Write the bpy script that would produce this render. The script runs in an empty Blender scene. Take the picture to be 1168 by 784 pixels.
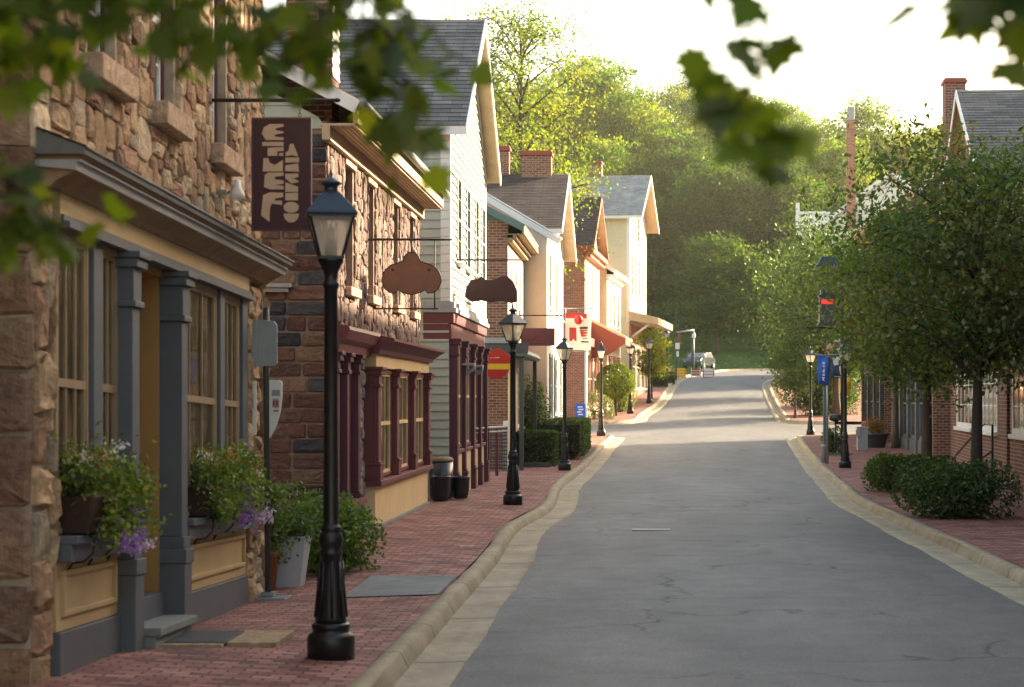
import bpy, math, random
from mathutils import Vector, noise
R = math.radians
S = bpy.context.scene
COL = S.collection
rng = random.Random(7)
F, CX, CY, CH = 2200.0, 728.0, 455.0, 2.0

def lerp(a, b, t): return a + (b - a) * t
def pch(knots):
    """smooth monotone interpolation through (x, y) knots"""
    xs = [k[0] for k in knots]; ys = [k[1] for k in knots]; n = len(xs)
    d = [(ys[i+1]-ys[i])/(xs[i+1]-xs[i]) for i in range(n-1)]
    m = [d[0]] + [0 if d[i-1]*d[i] <= 0 else 2*d[i-1]*d[i]/(d[i-1]+d[i]) for i in range(1, n-1)] + [d[-1]]
    def f(x):
        if x <= xs[0]: return ys[0] + m[0]*(x-xs[0])*0
        if x >= xs[-1]: return ys[-1]
        i = 0
        while x > xs[i+1]: i += 1
        h = xs[i+1]-xs[i]; t = (x-xs[i])/h
        return ((1+2*t)*(1-t)**2*ys[i] + t*(1-t)**2*h*m[i] + t*t*(3-2*t)*ys[i+1] + t*t*(t-1)*h*m[i+1])
    return f
gz = pch([(-20,0),(52,0),(77,.53),(100,1.25),(115,2.1),(138,3.3),(168,4.5),(180,4.8),(200,5.0),(400,5.0)])
zb = pch([(-12,.12),(10,.12),(13,.11),(19.4,-.06),(22,.0),(28,.09),(40,.06),(60,0)])
Lx = pch([(-12,-2),(24,-2.02),(30.5,-2.12),(37,-1.84),(45,-2.0),(54,-1.85),(77,-1.2),(92,-.35),(100,.0),(109,.85),(138,2.45),(150,3.6),(160,5.0)])
Rx = pch([(-12,4.55),(38,4.58),(44,4.85),(56,5.5),(79,6.6),(92,7.3),(122,8.5),(138,9.6),(150,11.5)])
hillz = pch([(-400,0),(184,4.75),(192,6.2),(200,8.6),(225,15),(255,24),(290,29),(340,31),(600,32)])

# ------------------------------------------------------------------ mesh builder
class MB:
    def __init__(s, side=1, shear=0.0, y0=0.0):
        s.v=[]; s.f=[]; s.c=[]; s.side=side; s.shear=shear; s.y0=y0; s.smooth=[]
    def add(s, pts, faces, col=None, smooth=False):
        b=len(s.v)
        for p in pts:
            s.v.append((s.side*p[0], p[1], p[2]+s.shear*(p[1]-s.y0)))
        for f in faces:
            s.f.append(tuple(b+i for i in (f if s.side>0 else f[::-1])))
            s.c.append(col or (1,1,1)); s.smooth.append(smooth)
        return s
    def box(s, x0,x1,y0,y1,z0,z1, col=None):
        if x0>x1: x0,x1=x1,x0
        if y0>y1: y0,y1=y1,y0
        if z0>z1: z0,z1=z1,z0
        return s.add([(x0,y0,z0),(x1,y0,z0),(x1,y1,z0),(x0,y1,z0),(x0,y0,z1),(x1,y0,z1),(x1,y1,z1),(x0,y1,z1)],
            [(0,3,2,1),(4,5,6,7),(0,1,5,4),(1,2,6,5),(2,3,7,6),(3,0,4,7)], col)
    def poly(s, pts, col=None): return s.add(pts,[tuple(range(len(pts)))],col)
    def prism(s, base, off, col=None):
        """base: list of 3d points (planar), extruded by vector off"""
        n=len(base); o=Vector(off)
        top=[tuple(Vector(p)+o) for p in base]
        return s.add([tuple(p) for p in base]+top,[tuple(range(n))[::-1],tuple(range(n,2*n))]+[(i,(i+1)%n,n+(i+1)%n,n+i) for i in range(n)],col)
    def tube(s, pts, rad, n=8, col=None, cap=True, smooth=True):
        P=[Vector(p) for p in pts]; m=len(P)
        rad=rad if isinstance(rad,(list,tuple)) else [rad]*m
        V=[]; up=None
        for i in range(m):
            t=(P[min(i+1,m-1)]-P[max(i-1,0)])
            t=t.normalized() if t.length>1e-9 else Vector((0,0,1))
            if up is None:
                up=Vector((0,0,1)) if abs(t.z)<.9 else Vector((1,0,0))
            a=(up-t*up.dot(t)); a=a.normalized() if a.length>1e-6 else t.orthogonal().normalized()
            up=a; b=t.cross(a)
            for k in range(n):
                q=2*math.pi*k/n
                V.append(tuple(P[i]+a*math.cos(q)*rad[i]+b*math.sin(q)*rad[i]))
        Fc=[(i*n+k,i*n+(k+1)%n,(i+1)*n+(k+1)%n,(i+1)*n+k) for i in range(m-1) for k in range(n)]
        if cap: Fc+= [tuple(range(n))[::-1], tuple(range((m-1)*n,m*n))]
        return s.add(V,Fc,col,smooth)
    def lathe(s, prof, c=(0,0,0), n=16, rot=0.0, col=None, smooth=True):
        V=[]
        for r,z in prof:
            for k in range(n):
                q=2*math.pi*k/n+rot
                V.append((c[0]+r*math.cos(q),c[1]+r*math.sin(q),c[2]+z))
        m=len(prof)
        Fc=[(i*n+k,i*n+(k+1)%n,(i+1)*n+(k+1)%n,(i+1)*n+k) for i in range(m-1) for k in range(n)]
        Fc+=[tuple(range(n))[::-1], tuple(range((m-1)*n,m*n))]
        return s.add(V,Fc,col,smooth)
    def build(s, name, mat, parent=None, bevel=0, loc=None):
        me=bpy.data.meshes.new(name); me.from_pydata(s.v,[],s.f); me.materials.append(mat)
        uv=me.uv_layers.new(name='UVMap'); data=[0.0]*(2*len(me.loops))
        Z=Vector((0,0,1))
        for p in me.polygons:
            n=p.normal
            if abs(n.z)>.985 or n.length<.5: u,v=Vector((1,0,0)),Vector((0,1,0))
            else:
                u=Z.cross(n).normalized(); v=n.cross(u)
            for li in p.loop_indices:
                c=me.vertices[me.loops[li].vertex_index].co
                data[2*li]=c.dot(u); data[2*li+1]=c.dot(v)
        uv.data.foreach_set('uv',data)
        at=me.attributes.new('Col','FLOAT_COLOR','FACE')
        fl=[]
        for c in s.c: fl+= [c[0],c[1],c[2],1.0]
        at.data.foreach_set('color',fl)
        if any(s.smooth): me.polygons.foreach_set('use_smooth',s.smooth)
        me.update()
        o=bpy.data.objects.new(name,me); COL.objects.link(o)
        if parent: o.parent=parent
        if loc: o.location=loc
        if bevel:
            b=o.modifiers.new('edge','BEVEL'); b.width=bevel; b.segments=2; b.limit_method='ANGLE'; b.angle_limit=R(40)
        return o
def thing(name,label,cat,loc=(0,0,0),rz=0,group=None):
    o=bpy.data.objects.new(name,None); COL.objects.link(o); o.location=loc; o.rotation_euler=(0,0,rz)
    o.empty_display_size=.2
    return tag(o,label,cat,group)
def tag(o,label=None,cat=None,group=None,kind=None):
    if label: o['label']=label
    if cat: o['category']=cat
    if group: o['group']=group
    if kind: o['kind']=kind
    return o
def dup(root,loc,rz=None,label=None,scale=None):
    def rec(o,par):
        c=o.copy(); COL.objects.link(c)
        if par: c.parent=par
        for ch in list(KIDS.get(o.name,[])): rec(ch,c)
        return c
    KIDS={}
    for o in COL.objects:
        if o.parent: KIDS.setdefault(o.parent.name,[]).append(o)
    r=rec(root,None); r.location=loc
    if rz is not None: r.rotation_euler=(0,0,rz)
    if scale: r.scale=scale if isinstance(scale,tuple) else (scale,)*3
    if label: r['label']=label
    return r

# ------------------------------------------------------------------ materials
def newmat(name):
    m=bpy.data.materials.new(name); m.use_nodes=True; nt=m.node_tree; nt.nodes.clear()
    out=nt.nodes.new('ShaderNodeOutputMaterial'); return m,nt,out
def N(nt,t,**kw):
    n=nt.nodes.new(t)
    for k,v in kw.items():
        if k in n.inputs: n.inputs[k].default_value=v
        else: setattr(n,k,v)
    return n
def mixc(nt,fac,a,b,mode='MIX'):
    n=nt.nodes.new('ShaderNodeMix'); n.data_type='RGBA'; n.blend_type=mode
    for sock,val in ((n.inputs['Factor'],fac),(n.inputs['A'] if False else n.inputs[6],a),(n.inputs[7],b)):
        if hasattr(val,'is_output') or isinstance(val,bpy.types.NodeSocket): nt.links.new(val,sock)
        else: sock.default_value=val if not isinstance(val,tuple) else (val+(1,) if len(val)==3 else val)
    return n.outputs[2]
def ramp(nt,fac,stops):
    n=nt.nodes.new('ShaderNodeValToRGB'); nt.links.new(fac,n.inputs[0])
    e=n.color_ramp.elements
    while len(e)>1: e.remove(e[-1])
    e[0].position=stops[0][0]; e[0].color=tuple(stops[0][1])+(1,) if isinstance(stops[0][1],tuple) else (stops[0][1],)*3+(1,)
    for p,c in stops[1:]:
        q=e.new(p); q.color=tuple(c)+(1,) if isinstance(c,tuple) else (c,)*3+(1,)
    return n.outputs[0]
def noi(nt,vec,scale,detail=4,rough=.6):
    n=N(nt,'ShaderNodeTexNoise'); n.inputs['Scale'].default_value=scale; n.inputs['Detail'].default_value=detail; n.inputs['Roughness'].default_value=rough
    nt.links.new(vec,n.inputs['Vector']); return n.outputs['Fac']
def mth(nt,op,a,b=0.0):
    n=nt.nodes.new('ShaderNodeMath'); n.operation=op
    for i,v in ((0,a),(1,b)):
        if isinstance(v,bpy.types.NodeSocket): nt.links.new(v,n.inputs[i])
        else: n.inputs[i].default_value=v
    return n.outputs[0]
def scalev(nt,vec,sc):
    n=nt.nodes.new('ShaderNodeMapping'); n.inputs['Scale'].default_value=sc; nt.links.new(vec,n.inputs['Vector']); return n.outputs[0]
def finish(nt,out,colsock,rough=.7,height=None,bump=.3,bdist=.01,metal=0,spec=.4,coat=0):
    b=nt.nodes.new('ShaderNodeBsdfPrincipled')
    if isinstance(colsock,bpy.types.NodeSocket): nt.links.new(colsock,b.inputs['Base Color'])
    else: b.inputs['Base Color'].default_value=colsock+(1,)
    if isinstance(rough,bpy.types.NodeSocket): nt.links.new(rough,b.inputs['Roughness'])
    else: b.inputs['Roughness'].default_value=rough
    b.inputs['Metallic'].default_value=metal; b.inputs['Specular IOR Level'].default_value=spec; b.inputs['Coat Weight'].default_value=coat
    if height is not None:
        bp=nt.nodes.new('ShaderNodeBump'); bp.inputs['Strength'].default_value=bump; bp.inputs['Distance'].default_value=bdist
        nt.links.new(height,bp.inputs['Height']); nt.links.new(bp.outputs[0],b.inputs['Normal'])
    nt.links.new(b.outputs[0],out.inputs['Surface']); return b
def pm(name,col,rough=.6,var=.2,vs=2.5,bump=0.0,bs=40,attr=False,metal=0,spec=.4,coat=0,dirt=.0,bdist=.01):
    m,nt,out=newmat(name)
    tc=nt.nodes.new('ShaderNodeTexCoord'); ob=tc.outputs['Object']
    if attr:
        a=nt.nodes.new('ShaderNodeAttribute'); a.attribute_name='Col'; c=mixc(nt,1.0,a.outputs['Color'],col,'MULTIPLY')
    else: c=col
    n1=noi(nt,ob,vs,5,.65)
    v=ramp(nt,n1,[(.25,1-var),(.75,1+var*.6)])
    c=mixc(nt,1.0,c,v,'MULTIPLY')
    if dirt:
        n2=noi(nt,ob,vs*.35,6,.7)
        f=ramp(nt,n2,[(.5,0.0),(.75,dirt)])
        c=mixc(nt,f,c,(.09,.075,.055))
    h=None
    if bump:
        h=noi(nt,ob,bs,4,.6)
    finish(nt,out,c,rough,h,bump,bdist,metal,spec,coat); return m
def brick_mat(name,c1,c2,mortar,bw=.21,bh=.07,ms=.008,bump=.6,rough=.85,off=.5,wob=0.0,bias=0.0,patch=.35,pal=None,fine=.25):
    m,nt,out=newmat(name)
    tc=nt.nodes.new('ShaderNodeTexCoord'); uv=tc.outputs['UV']; vec=uv
    if wob:
        nz=nt.nodes.new('ShaderNodeTexNoise'); nz.inputs['Scale'].default_value=2.2; nz.inputs['Detail'].default_value=2; nt.links.new(uv,nz.inputs['Vector'])
        vm=nt.nodes.new('ShaderNodeVectorMath'); vm.operation='SUBTRACT'; nt.links.new(nz.outputs['Color'],vm.inputs[0]); vm.inputs[1].default_value=(.5,.5,.5)
        sm=nt.nodes.new('ShaderNodeVectorMath'); sm.operation='SCALE'; nt.links.new(vm.outputs[0],sm.inputs[0]); sm.inputs['Scale'].default_value=wob
        ad=nt.nodes.new('ShaderNodeVectorMath'); ad.operation='ADD'; nt.links.new(uv,ad.inputs[0]); nt.links.new(sm.outputs[0],ad.inputs[1]); vec=ad.outputs[0]
    br=nt.nodes.new('ShaderNodeTexBrick'); nt.links.new(vec,br.inputs['Vector'])
    br.offset=off; br.squash=1.0
    for k,v in (('Scale',1.0),('Mortar Size',ms),('Mortar Smooth',.25),('Bias',bias),('Brick Width',bw),('Row Height',bh)): br.inputs[k].default_value=v
    br.inputs['Color1'].default_value=(0,0,0,1); br.inputs['Color2'].default_value=(1,1,1,1); br.inputs['Mortar'].default_value=(.5,.5,.5,1)
    t=br.outputs['Color']
    sep=nt.nodes.new('ShaderNodeSeparateColor'); nt.links.new(t,sep.inputs[0])
    stops=pal or [(0,c1),(1,c2)]
    c=ramp(nt,sep.outputs[0],stops)
    n1=noi(nt,uv,1.1,5,.7); c=mixc(nt,1.0,c,ramp(nt,n1,[(.3,1-patch),(.72,1+patch*.5)]),'MULTIPLY')
    n2=noi(nt,uv,38,4,.7); c=mixc(nt,1.0,c,ramp(nt,n2,[(.3,1-fine),(.7,1+fine)]),'MULTIPLY')
    c=mixc(nt,br.outputs['Fac'],c,mortar)
    h=mth(nt,'SUBTRACT',1.0,br.outputs['Fac']); h=mth(nt,'ADD',h,mth(nt,'MULTIPLY',n2,.35)); h=mth(nt,'ADD',h,mth(nt,'MULTIPLY',sep.outputs[0],.25))
    finish(nt,out,c,rough,h,bump,.012,0,.3); return m
def leaf_mat(name,tr=.5,gloss=.05,tint=(1,1,1),ttint=(1.25,1.3,.55)):
    m,nt,out=newmat(name)
    a=nt.nodes.new('ShaderNodeAttribute'); a.attribute_name='Col'
    c=mixc(nt,1.0,a.outputs['Color'],tint,'MULTIPLY'); ct=mixc(nt,1.0,a.outputs['Color'],tuple(x*y for x,y in zip(tint,ttint)),'MULTIPLY')
    d=nt.nodes.new('ShaderNodeBsdfDiffuse'); nt.links.new(c,d.inputs[0])
    t=nt.nodes.new('ShaderNodeBsdfTranslucent'); nt.links.new(ct,t.inputs[0])
    mx=nt.nodes.new('ShaderNodeMixShader'); mx.inputs[0].default_value=tr; nt.links.new(d.outputs[0],mx.inputs[1]); nt.links.new(t.outputs[0],mx.inputs[2])
    g=nt.nodes.new('ShaderNodeBsdfGlossy'); g.inputs['Roughness'].default_value=.45; g.inputs[0].default_value=(.8,.85,.7,1)
    m2=nt.nodes.new('ShaderNodeMixShader'); m2.inputs[0].default_value=gloss; nt.links.new(mx.outputs[0],m2.inputs[1]); nt.links.new(g.outputs[0],m2.inputs[2])
    nt.links.new(m2.outputs[0],out.inputs['Surface']); return m
def glass_mat(name,stops,sx=(1,6,1.2),rough=.04,spec=.6):
    """window glass with the dim room (curtains, goods) behind it as streaky colour"""
    m,nt,out=newmat(name)
    tc=nt.nodes.new('ShaderNodeTexCoord'); ob=tc.outputs['Object']
    n1=noi(nt,scalev(nt,ob,sx),1.0,3,.6)
    c=ramp(nt,n1,stops)
    n2=noi(nt,ob,3.0,2,.5)
    finish(nt,out,c,rough,n2,.05,.02,0,spec); return m
def asphalt_mat():
    m,nt,out=newmat('asphalt')
    tc=nt.nodes.new('ShaderNodeTexCoord'); ob=tc.outputs['Object']
    big=noi(nt,scalev(nt,ob,(.5,.12,1)),1.0,5,.6)
    c=ramp(nt,big,[(.26,(.098,.097,.094)),(.5,(.124,.122,.118)),(.74,(.16,.156,.149))])
    mid=noi(nt,ob,1.6,6,.75); c=mixc(nt,1.0,c,ramp(nt,mid,[(.3,.78),(.7,1.18)]),'MULTIPLY')
    ag=noi(nt,ob,38,3,.8); c=mixc(nt,1.0,c,ramp(nt,ag,[(.35,.72),(.65,1.28)]),'MULTIPLY')
    fine=noi(nt,ob,130,3,.8); c=mixc(nt,1.0,c,ramp(nt,fine,[(.3,.6),(.7,1.45)]),'MULTIPLY')
    # cracks
    wn=nt.nodes.new('ShaderNodeTexNoise'); wn.inputs['Scale'].default_value=1.3; wn.inputs['Detail'].default_value=5; nt.links.new(ob,wn.inputs['Vector'])
    ad=nt.nodes.new('ShaderNodeVectorMath'); ad.operation='ADD'; nt.links.new(ob,ad.inputs[0]); nt.links.new(wn.outputs['Color'],ad.inputs[1])
    vo=nt.nodes.new('ShaderNodeTexVoronoi'); vo.feature='DISTANCE_TO_EDGE'; vo.inputs['Scale'].default_value=.33; nt.links.new(ad.outputs[0],vo.inputs['Vector'])
    cr=ramp(nt,vo.outputs['Distance'],[(.0,1.0),(.011,.0)])
    msk=ramp(nt,noi(nt,ob,.35,3,.6),[(.46,0.0),(.54,1.0)])
    cf=mth(nt,'MULTIPLY',cr,mth(nt,'MULTIPLY',msk,.95))
    c=mixc(nt,cf,c,(.025,.026,.028))
    # tar-dark oil spots
    sp=ramp(nt,noi(nt,ob,2.7,2,.5),[(.70,0.0),(.78,.35)]); c=mixc(nt,sp,c,(.04,.04,.042))
    h=mth(nt,'SUBTRACT',fine,mth(nt,'MULTIPLY',cf,1.5))
    rr=ramp(nt,noi(nt,scalev(nt,ob,(.9,.35,1)),1.0,5,.7),[(.3,.62),(.7,.72)])
    finish(nt,out,c,rr,h,.5,.006,0,.32); return m
def concrete_mat(name,col,joint=1.6,var=.3):
    m,nt,out=newmat(name)
    tc=nt.nodes.new('ShaderNodeTexCoord'); ob=tc.outputs['Object']
    n1=noi(nt,ob,1.2,6,.7); c=mixc(nt,1.0,col,ramp(nt,n1,[(.28,1-var),(.72,1+var*.5)]),'MULTIPLY')
    n3=noi(nt,ob,5,5,.7); f=ramp(nt,n3,[(.52,0.0),(.72,.6)]); c=mixc(nt,f,c,tuple(x*.45 for x in col))
    n2=noi(nt,ob,70,3,.7); c=mixc(nt,1.0,c,ramp(nt,n2,[(.3,.75),(.7,1.2)]),'MULTIPLY')
    h=n2
    if joint:
        sx=nt.nodes.new('ShaderNodeSeparateXYZ'); nt.links.new(ob,sx.inputs[0])
        q=mth(nt,'FRACT',mth(nt,'DIVIDE',mth(nt,'ADD',sx.outputs[1],mth(nt,'MULTIPLY',n1,.12)),joint))
        j=ramp(nt,q,[(.0,1.0),(.02,1.0),(.026,0.0)])
        c=mixc(nt,mth(nt,'MULTIPLY',j,.6),c,(.08,.07,.05)); h=mth(nt,'SUBTRACT',n2,mth(nt,'MULTIPLY',j,2))
    finish(nt,out,c,.85,h,.4,.006,0,.25); return m
def grass_mat():
    m,nt,out=newmat('lawn'); tc=nt.nodes.new('ShaderNodeTexCoord'); ob=tc.outputs['Object']
    n1=noi(nt,ob,.3,6,.7); c=ramp(nt,n1,[(.3,(.045,.085,.018)),(.6,(.085,.15,.03)),(.8,(.13,.17,.05))])
    n2=noi(nt,ob,9,5,.8); c=mixc(nt,1.0,c,ramp(nt,n2,[(.3,.5),(.7,1.4)]),'MULTIPLY')
    finish(nt,out,c,.9,n2,1.0,.15,0,.2); return m

M={}
M['asphalt']=asphalt_mat()
M['kerb']=concrete_mat('kerb_stone',(.40,.33,.22),1.9)
M['gutter']=concrete_mat('gutter_concrete',(.41,.35,.245),3.1)
M['slab']=concrete_mat('slab_concrete',(.22,.23,.22),0)
M['grass']=grass_mat()
M['asphalt_patch']=concrete_mat('asphalt_patch',(.075,.075,.074),0)
M['paver']=brick_mat('brick_paving',None,None,(.07,.05,.04),.21,.105,.011,.9,.8,.5,.05,0,.5,pal=[(0,(.17,.075,.065)),(.3,(.33,.125,.10)),(.55,(.44,.21,.165)),(.8,(.30,.105,.09)),(1,(.48,.28,.22))])
M['stone']=pm('sandstone_blocks',(1,1,1),.92,.42,11,1.0,17,attr=True,spec=.15,bdist=.035,dirt=.25)
M['mortar']=pm('lime_mortar',(.40,.33,.24),.95,.3,5,.5,60)
M['mortar_brown']=pm('brown_mortar',(.27,.205,.16),.95,.3,5,.5,60)
M['grey_paint']=pm('slate_grey_paint',(.105,.115,.13),.5,.15,3,.08,60,dirt=.15)
M['grey_light']=pm('pale_grey_paint',(.34,.36,.36),.5,.15,3,.05,60,dirt=.2)
M['yellow_paint']=pm('ochre_paint',(.50,.36,.18),.55,.12,2.2,.06,50,dirt=.22)
M['sash_wood']=pm('tan_sash_paint',(.30,.21,.12),.5,.15,4)
M['door_ochre']=pm('ochre_door_paint',(.36,.21,.07),.5,.12,2)
M['maroon']=pm('maroon_paint',(.095,.022,.042),.45,.18,2.5,.05,50,dirt=.1)
M['maroon_sign']=pm('dark_maroon_board',(.05,.012,.016),.5,.2,6)
M['burgundy']=pm('burgundy_paint',(.15,.035,.04),.5,.2,2.5,.05,50,dirt=.12)
M['cream']=pm('cream_paint',(.68,.52,.28),.6,.12,2.2,.05,50,dirt=.15)
M['white']=pm('white_trim_paint',(.78,.76,.71),.5,.1,2.5,.04,60,dirt=.12)
M['litsiding']=pm('lit_grey_green_siding',(.47,.51,.43),.55,.1,1.8,.05,50,dirt=.12)  # clapboard house front: sunlight painted into a lighter siding colour
M['cap']=pm('weathered_cornice_cap',(.15,.155,.145),.7,.25,4,.1,30)
M['offwhite']=pm('off_white_siding',(.70,.68,.60),.55,.1,1.8,.05,50,dirt=.12)
M['greensiding']=pm('grey_green_siding',(.42,.46,.39),.55,.1,1.8,.05,50,dirt=.12)
M['stucco']=pm('white_stucco',(.78,.74,.66),.85,.1,1.2,.2,90,dirt=.12)
M['peach']=pm('peach_stucco',(.66,.52,.41),.85,.1,1.2,.2,90,dirt=.1)
M['creamsiding']=pm('cream_siding',(.66,.58,.42),.55,.1,1.8,.05,50,dirt=.1)
M['teal']=pm('teal_trim_paint',(.10,.155,.15),.5,.15,2)
M['black']=pm('black_cast_iron',(.008,.009,.011),.36,.3,6,.06,30,spec=.4,coat=.08)
M['navy']=pm('lantern_roof_enamel',(.012,.022,.045),.3,.2,6,spec=.5,coat=.2)
M['iron']=pm('rusty_iron',(.035,.022,.018),.6,.4,12,.1,60)
M['dark']=pm('dark_room',(.015,.014,.013),.8,.2,2)
M['wood']=pm('weathered_wood',(.30,.20,.11),.7,.35,3,.2,20)
M['soffit']=pm('soffit_boards',(.52,.38,.24),.65,.2,2.5,.08,30)
M['bark']=pm('tree_bark',(.085,.065,.048),.9,.4,4,.8,14,bdist=.03)
M['bark_dark']=pm('dark_tree_bark',(.05,.04,.03),.9,.4,4,.8,14,bdist=.03)
M['leaf']=leaf_mat('tree_leaves')
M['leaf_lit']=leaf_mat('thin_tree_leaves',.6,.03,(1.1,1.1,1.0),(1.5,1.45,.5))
M['leaf_near']=leaf_mat('maple_leaves',.58,.04,(1.35,1.3,1.1),(2.0,1.75,.35))
M['leaf_hill']=leaf_mat('hill_tree_leaves',.5,.015,(1.05,1.08,.85),(1.85,1.8,.5))
M['redlight']=pm('red_signal_lens',(.6,.02,.015),.4,.1,4)
M['redlight'].node_tree.nodes['Principled BSDF'].inputs['Emission Color'].default_value=(1,.05,.03,1)
M['redlight'].node_tree.nodes['Principled BSDF'].inputs['Emission Strength'].default_value=.25
M['petal']=pm('flower_petals',(1,1,1),.6,.1,3,attr=True)
M['glass']=glass_mat('dark_window_glass',[(.3,(.010,.010,.011)),(.55,(.03,.026,.022)),(.8,(.10,.085,.06))])
M['glass_shop']=glass_mat('shop_window_glass',[(.25,(.014,.012,.010)),(.45,(.05,.036,.022)),(.58,(.16,.115,.065)),(.7,(.02,.016,.012))],(1,9,1.6))
M['glass_warm']=glass_mat('warm_shop_glass',[(.25,(.03,.02,.012)),(.42,(.14,.11,.09)),(.52,(.42,.23,.06)),(.62,(.12,.09,.07)),(.75,(.5,.42,.34))],(1,5,.9))
M['glass_pale']=glass_mat('pale_window_glass',[(.3,(.10,.11,.12)),(.7,(.28,.27,.25))])
M['brick']=brick_mat('red_house_brick',None,None,(.36,.28,.20),.215,.078,.011,.5,pal=[(0,(.16,.06,.04)),(.5,(.25,.085,.055)),(1,(.33,.13,.085))])
M['brick_warm']=brick_mat('warm_house_brick',None,None,(.42,.30,.2),.215,.078,.011,.5,pal=[(0,(.28,.09,.05)),(.5,(.38,.12,.07)),(1,(.46,.18,.11))])
M['brick_right']=brick_mat('dark_red_brick',None,None,(.30,.24,.19),.215,.085,.012,.5,pal=[(0,(.13,.045,.032)),(.5,(.2,.065,.043)),(1,(.27,.10,.065))])
M['roof_slate']=brick_mat('grey_slate_roof',None,None,(.045,.045,.047),.42,.2,.008,.5,.75,.5,.02,pal=[(0,(.085,.085,.085)),(.5,(.14,.135,.13)),(1,(.19,.18,.17))])
M['roof_brown']=brick_mat('brown_shingle_roof',None,None,(.02,.016,.015),.32,.16,.008,.5,.85,.5,.02,pal=[(0,(.04,.03,.028)),(.5,(.065,.048,.042)),(1,(.095,.07,.06))])
M['roof_grey']=brick_mat('pale_grey_shingle_roof',None,None,(.12,.13,.135),.32,.16,.008,.4,.8,.5,.02,pal=[(0,(.2,.22,.225)),(.5,(.27,.29,.29)),(1,(.34,.36,.35))])
M['roof_red']=pm('red_metal_roof',(.13,.022,.022),.45,.2,3,spec=.5)
M['shingle_dark']=brick_mat('grey_shingle_cap',None,None,(.08,.08,.08),.3,.14,.008,.4,.85,.5,.02,pal=[(0,(.2,.2,.19)),(1,(.32,.32,.30))])
M['red']=pm('red_enamel',(.45,.02,.015),.4,.12,4)
M['redbrown']=pm('red_brown_paint',(.30,.06,.035),.55,.15,2.5)
M['yellow']=pm('yellow_enamel',(.75,.47,.03),.4,.08,4)
M['signwhite']=pm('sign_white',(.78,.75,.68),.5,.06,4)
M['signtan']=pm('sign_tan_paint',(.58,.40,.26),.6,.15,8)
M['signbrown']=pm('brown_sign_board',(.225,.105,.065),.55,.15,6)
M['signdark']=pm('dark_brown_sign_board',(.05,.016,.016),.55,.2,6)
M['blue']=pm('blue_banner_cloth',(.03,.12,.55),.7,.12,5)
M['navycloth']=pm('navy_banner_cloth',(.03,.05,.12),.7,.12,5)
M['metal']=pm('grey_metal',(.30,.31,.32),.4,.12,6,metal=.6)
M['darkmetal']=pm('dark_grey_metal',(.05,.052,.055),.5,.2,6,spec=.5)
M['planter_grey']=pm('pale_grey_planter',(.42,.44,.47),.6,.12,4,dirt=.15)
M['terracotta']=pm('terracotta_pot',(.33,.12,.06),.8,.2,5)
M['brownbox']=pm('brown_plastic_trough',(.035,.014,.011),.45,.2,6)
M['ceramic']=pm('dark_green_ceramic',(.012,.018,.017),.25,.2,6,spec=.6)
M['sack']=pm('grey_trash_sack',(.2,.21,.22),.5,.15,5)
M['carpaint']=pm('dark_blue_car_paint',(.02,.03,.045),.25,.05,3,spec=.6,coat=.6)
M['rubber']=pm('black_rubber',(.012,.012,.012),.8,.1,5)
def lamp_glass():
    m,nt,out=newmat('frosted_lantern_glass')
    tc=nt.nodes.new('ShaderNodeTexCoord'); n=noi(nt,tc.outputs['Object'],9,3,.6)
    c=ramp(nt,n,[(.3,(.80,.73,.60)),(.7,(.92,.88,.78))])
    d=nt.nodes.new('ShaderNodeBsdfDiffuse'); t=nt.nodes.new('ShaderNodeBsdfTranslucent'); p=nt.nodes.new('ShaderNodeBsdfTransparent'); g=nt.nodes.new('ShaderNodeBsdfGlossy'); g.inputs['Roughness'].default_value=.08
    nt.links.new(c,d.inputs[0]); nt.links.new(c,t.inputs[0]); p.inputs[0].default_value=(.95,.93,.88,1)
    a=nt.nodes.new('ShaderNodeMixShader'); a.inputs[0].default_value=.62; nt.links.new(d.outputs[0],a.inputs[1]); nt.links.new(t.outputs[0],a.inputs[2])
    b=nt.nodes.new('ShaderNodeMixShader'); b.inputs[0].default_value=.42; nt.links.new(a.outputs[0],b.inputs[1]); nt.links.new(p.outputs[0],b.inputs[2])
    e=nt.nodes.new('ShaderNodeMixShader'); e.inputs[0].default_value=.07; nt.links.new(b.outputs[0],e.inputs[1]); nt.links.new(g.outputs[0],e.inputs[2])
    nt.links.new(e.outputs[0],out.inputs['Surface']); return m
M['lampglass']=lamp_glass()

# ------------------------------------------------------------------ camera, light, sky
cam=bpy.data.cameras.new('camera'); co=bpy.data.objects.new('camera',cam); COL.objects.link(co); S.camera=co
co.location=(0,0,CH); co.rotation_euler=(R(90),0,0)
cam.sensor_width=36; cam.lens=36*F/1168; cam.shift_x=(584-CX)/1168; cam.shift_y=(CY-392)/1168
cam.clip_start=.1; cam.clip_end=5000
cam.dof.use_dof=True; cam.dof.focus_distance=42; cam.dof.aperture_fstop=3.3; cam.dof.aperture_blades=0
AZ,EL=R(51),R(20.5)
w=bpy.data.worlds.new('World'); S.world=w; w.use_nodes=True
nt=w.node_tree; bg=nt.nodes['Background']; sky=nt.nodes.new('ShaderNodeTexSky'); sky.sky_type='NISHITA'; sky.sun_disc=False
sky.sun_elevation=EL; sky.sun_rotation=AZ; sky.air_density=1.2; sky.dust_density=2.4; sky.ozone_density=1.0
tint=nt.nodes.new('ShaderNodeMix'); tint.data_type='RGBA'; tint.blend_type='MULTIPLY'; tint.inputs[0].default_value=1; tint.inputs[7].default_value=(1.15,1.0,.83,1)
nt.links.new(sky.outputs[0],tint.inputs[6]); nt.links.new(tint.outputs[2],bg.inputs[0]); bg.inputs[1].default_value=.14
sl=bpy.data.lights.new('sun','SUN'); so=bpy.data.objects.new('sun',sl); COL.objects.link(so)
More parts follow.
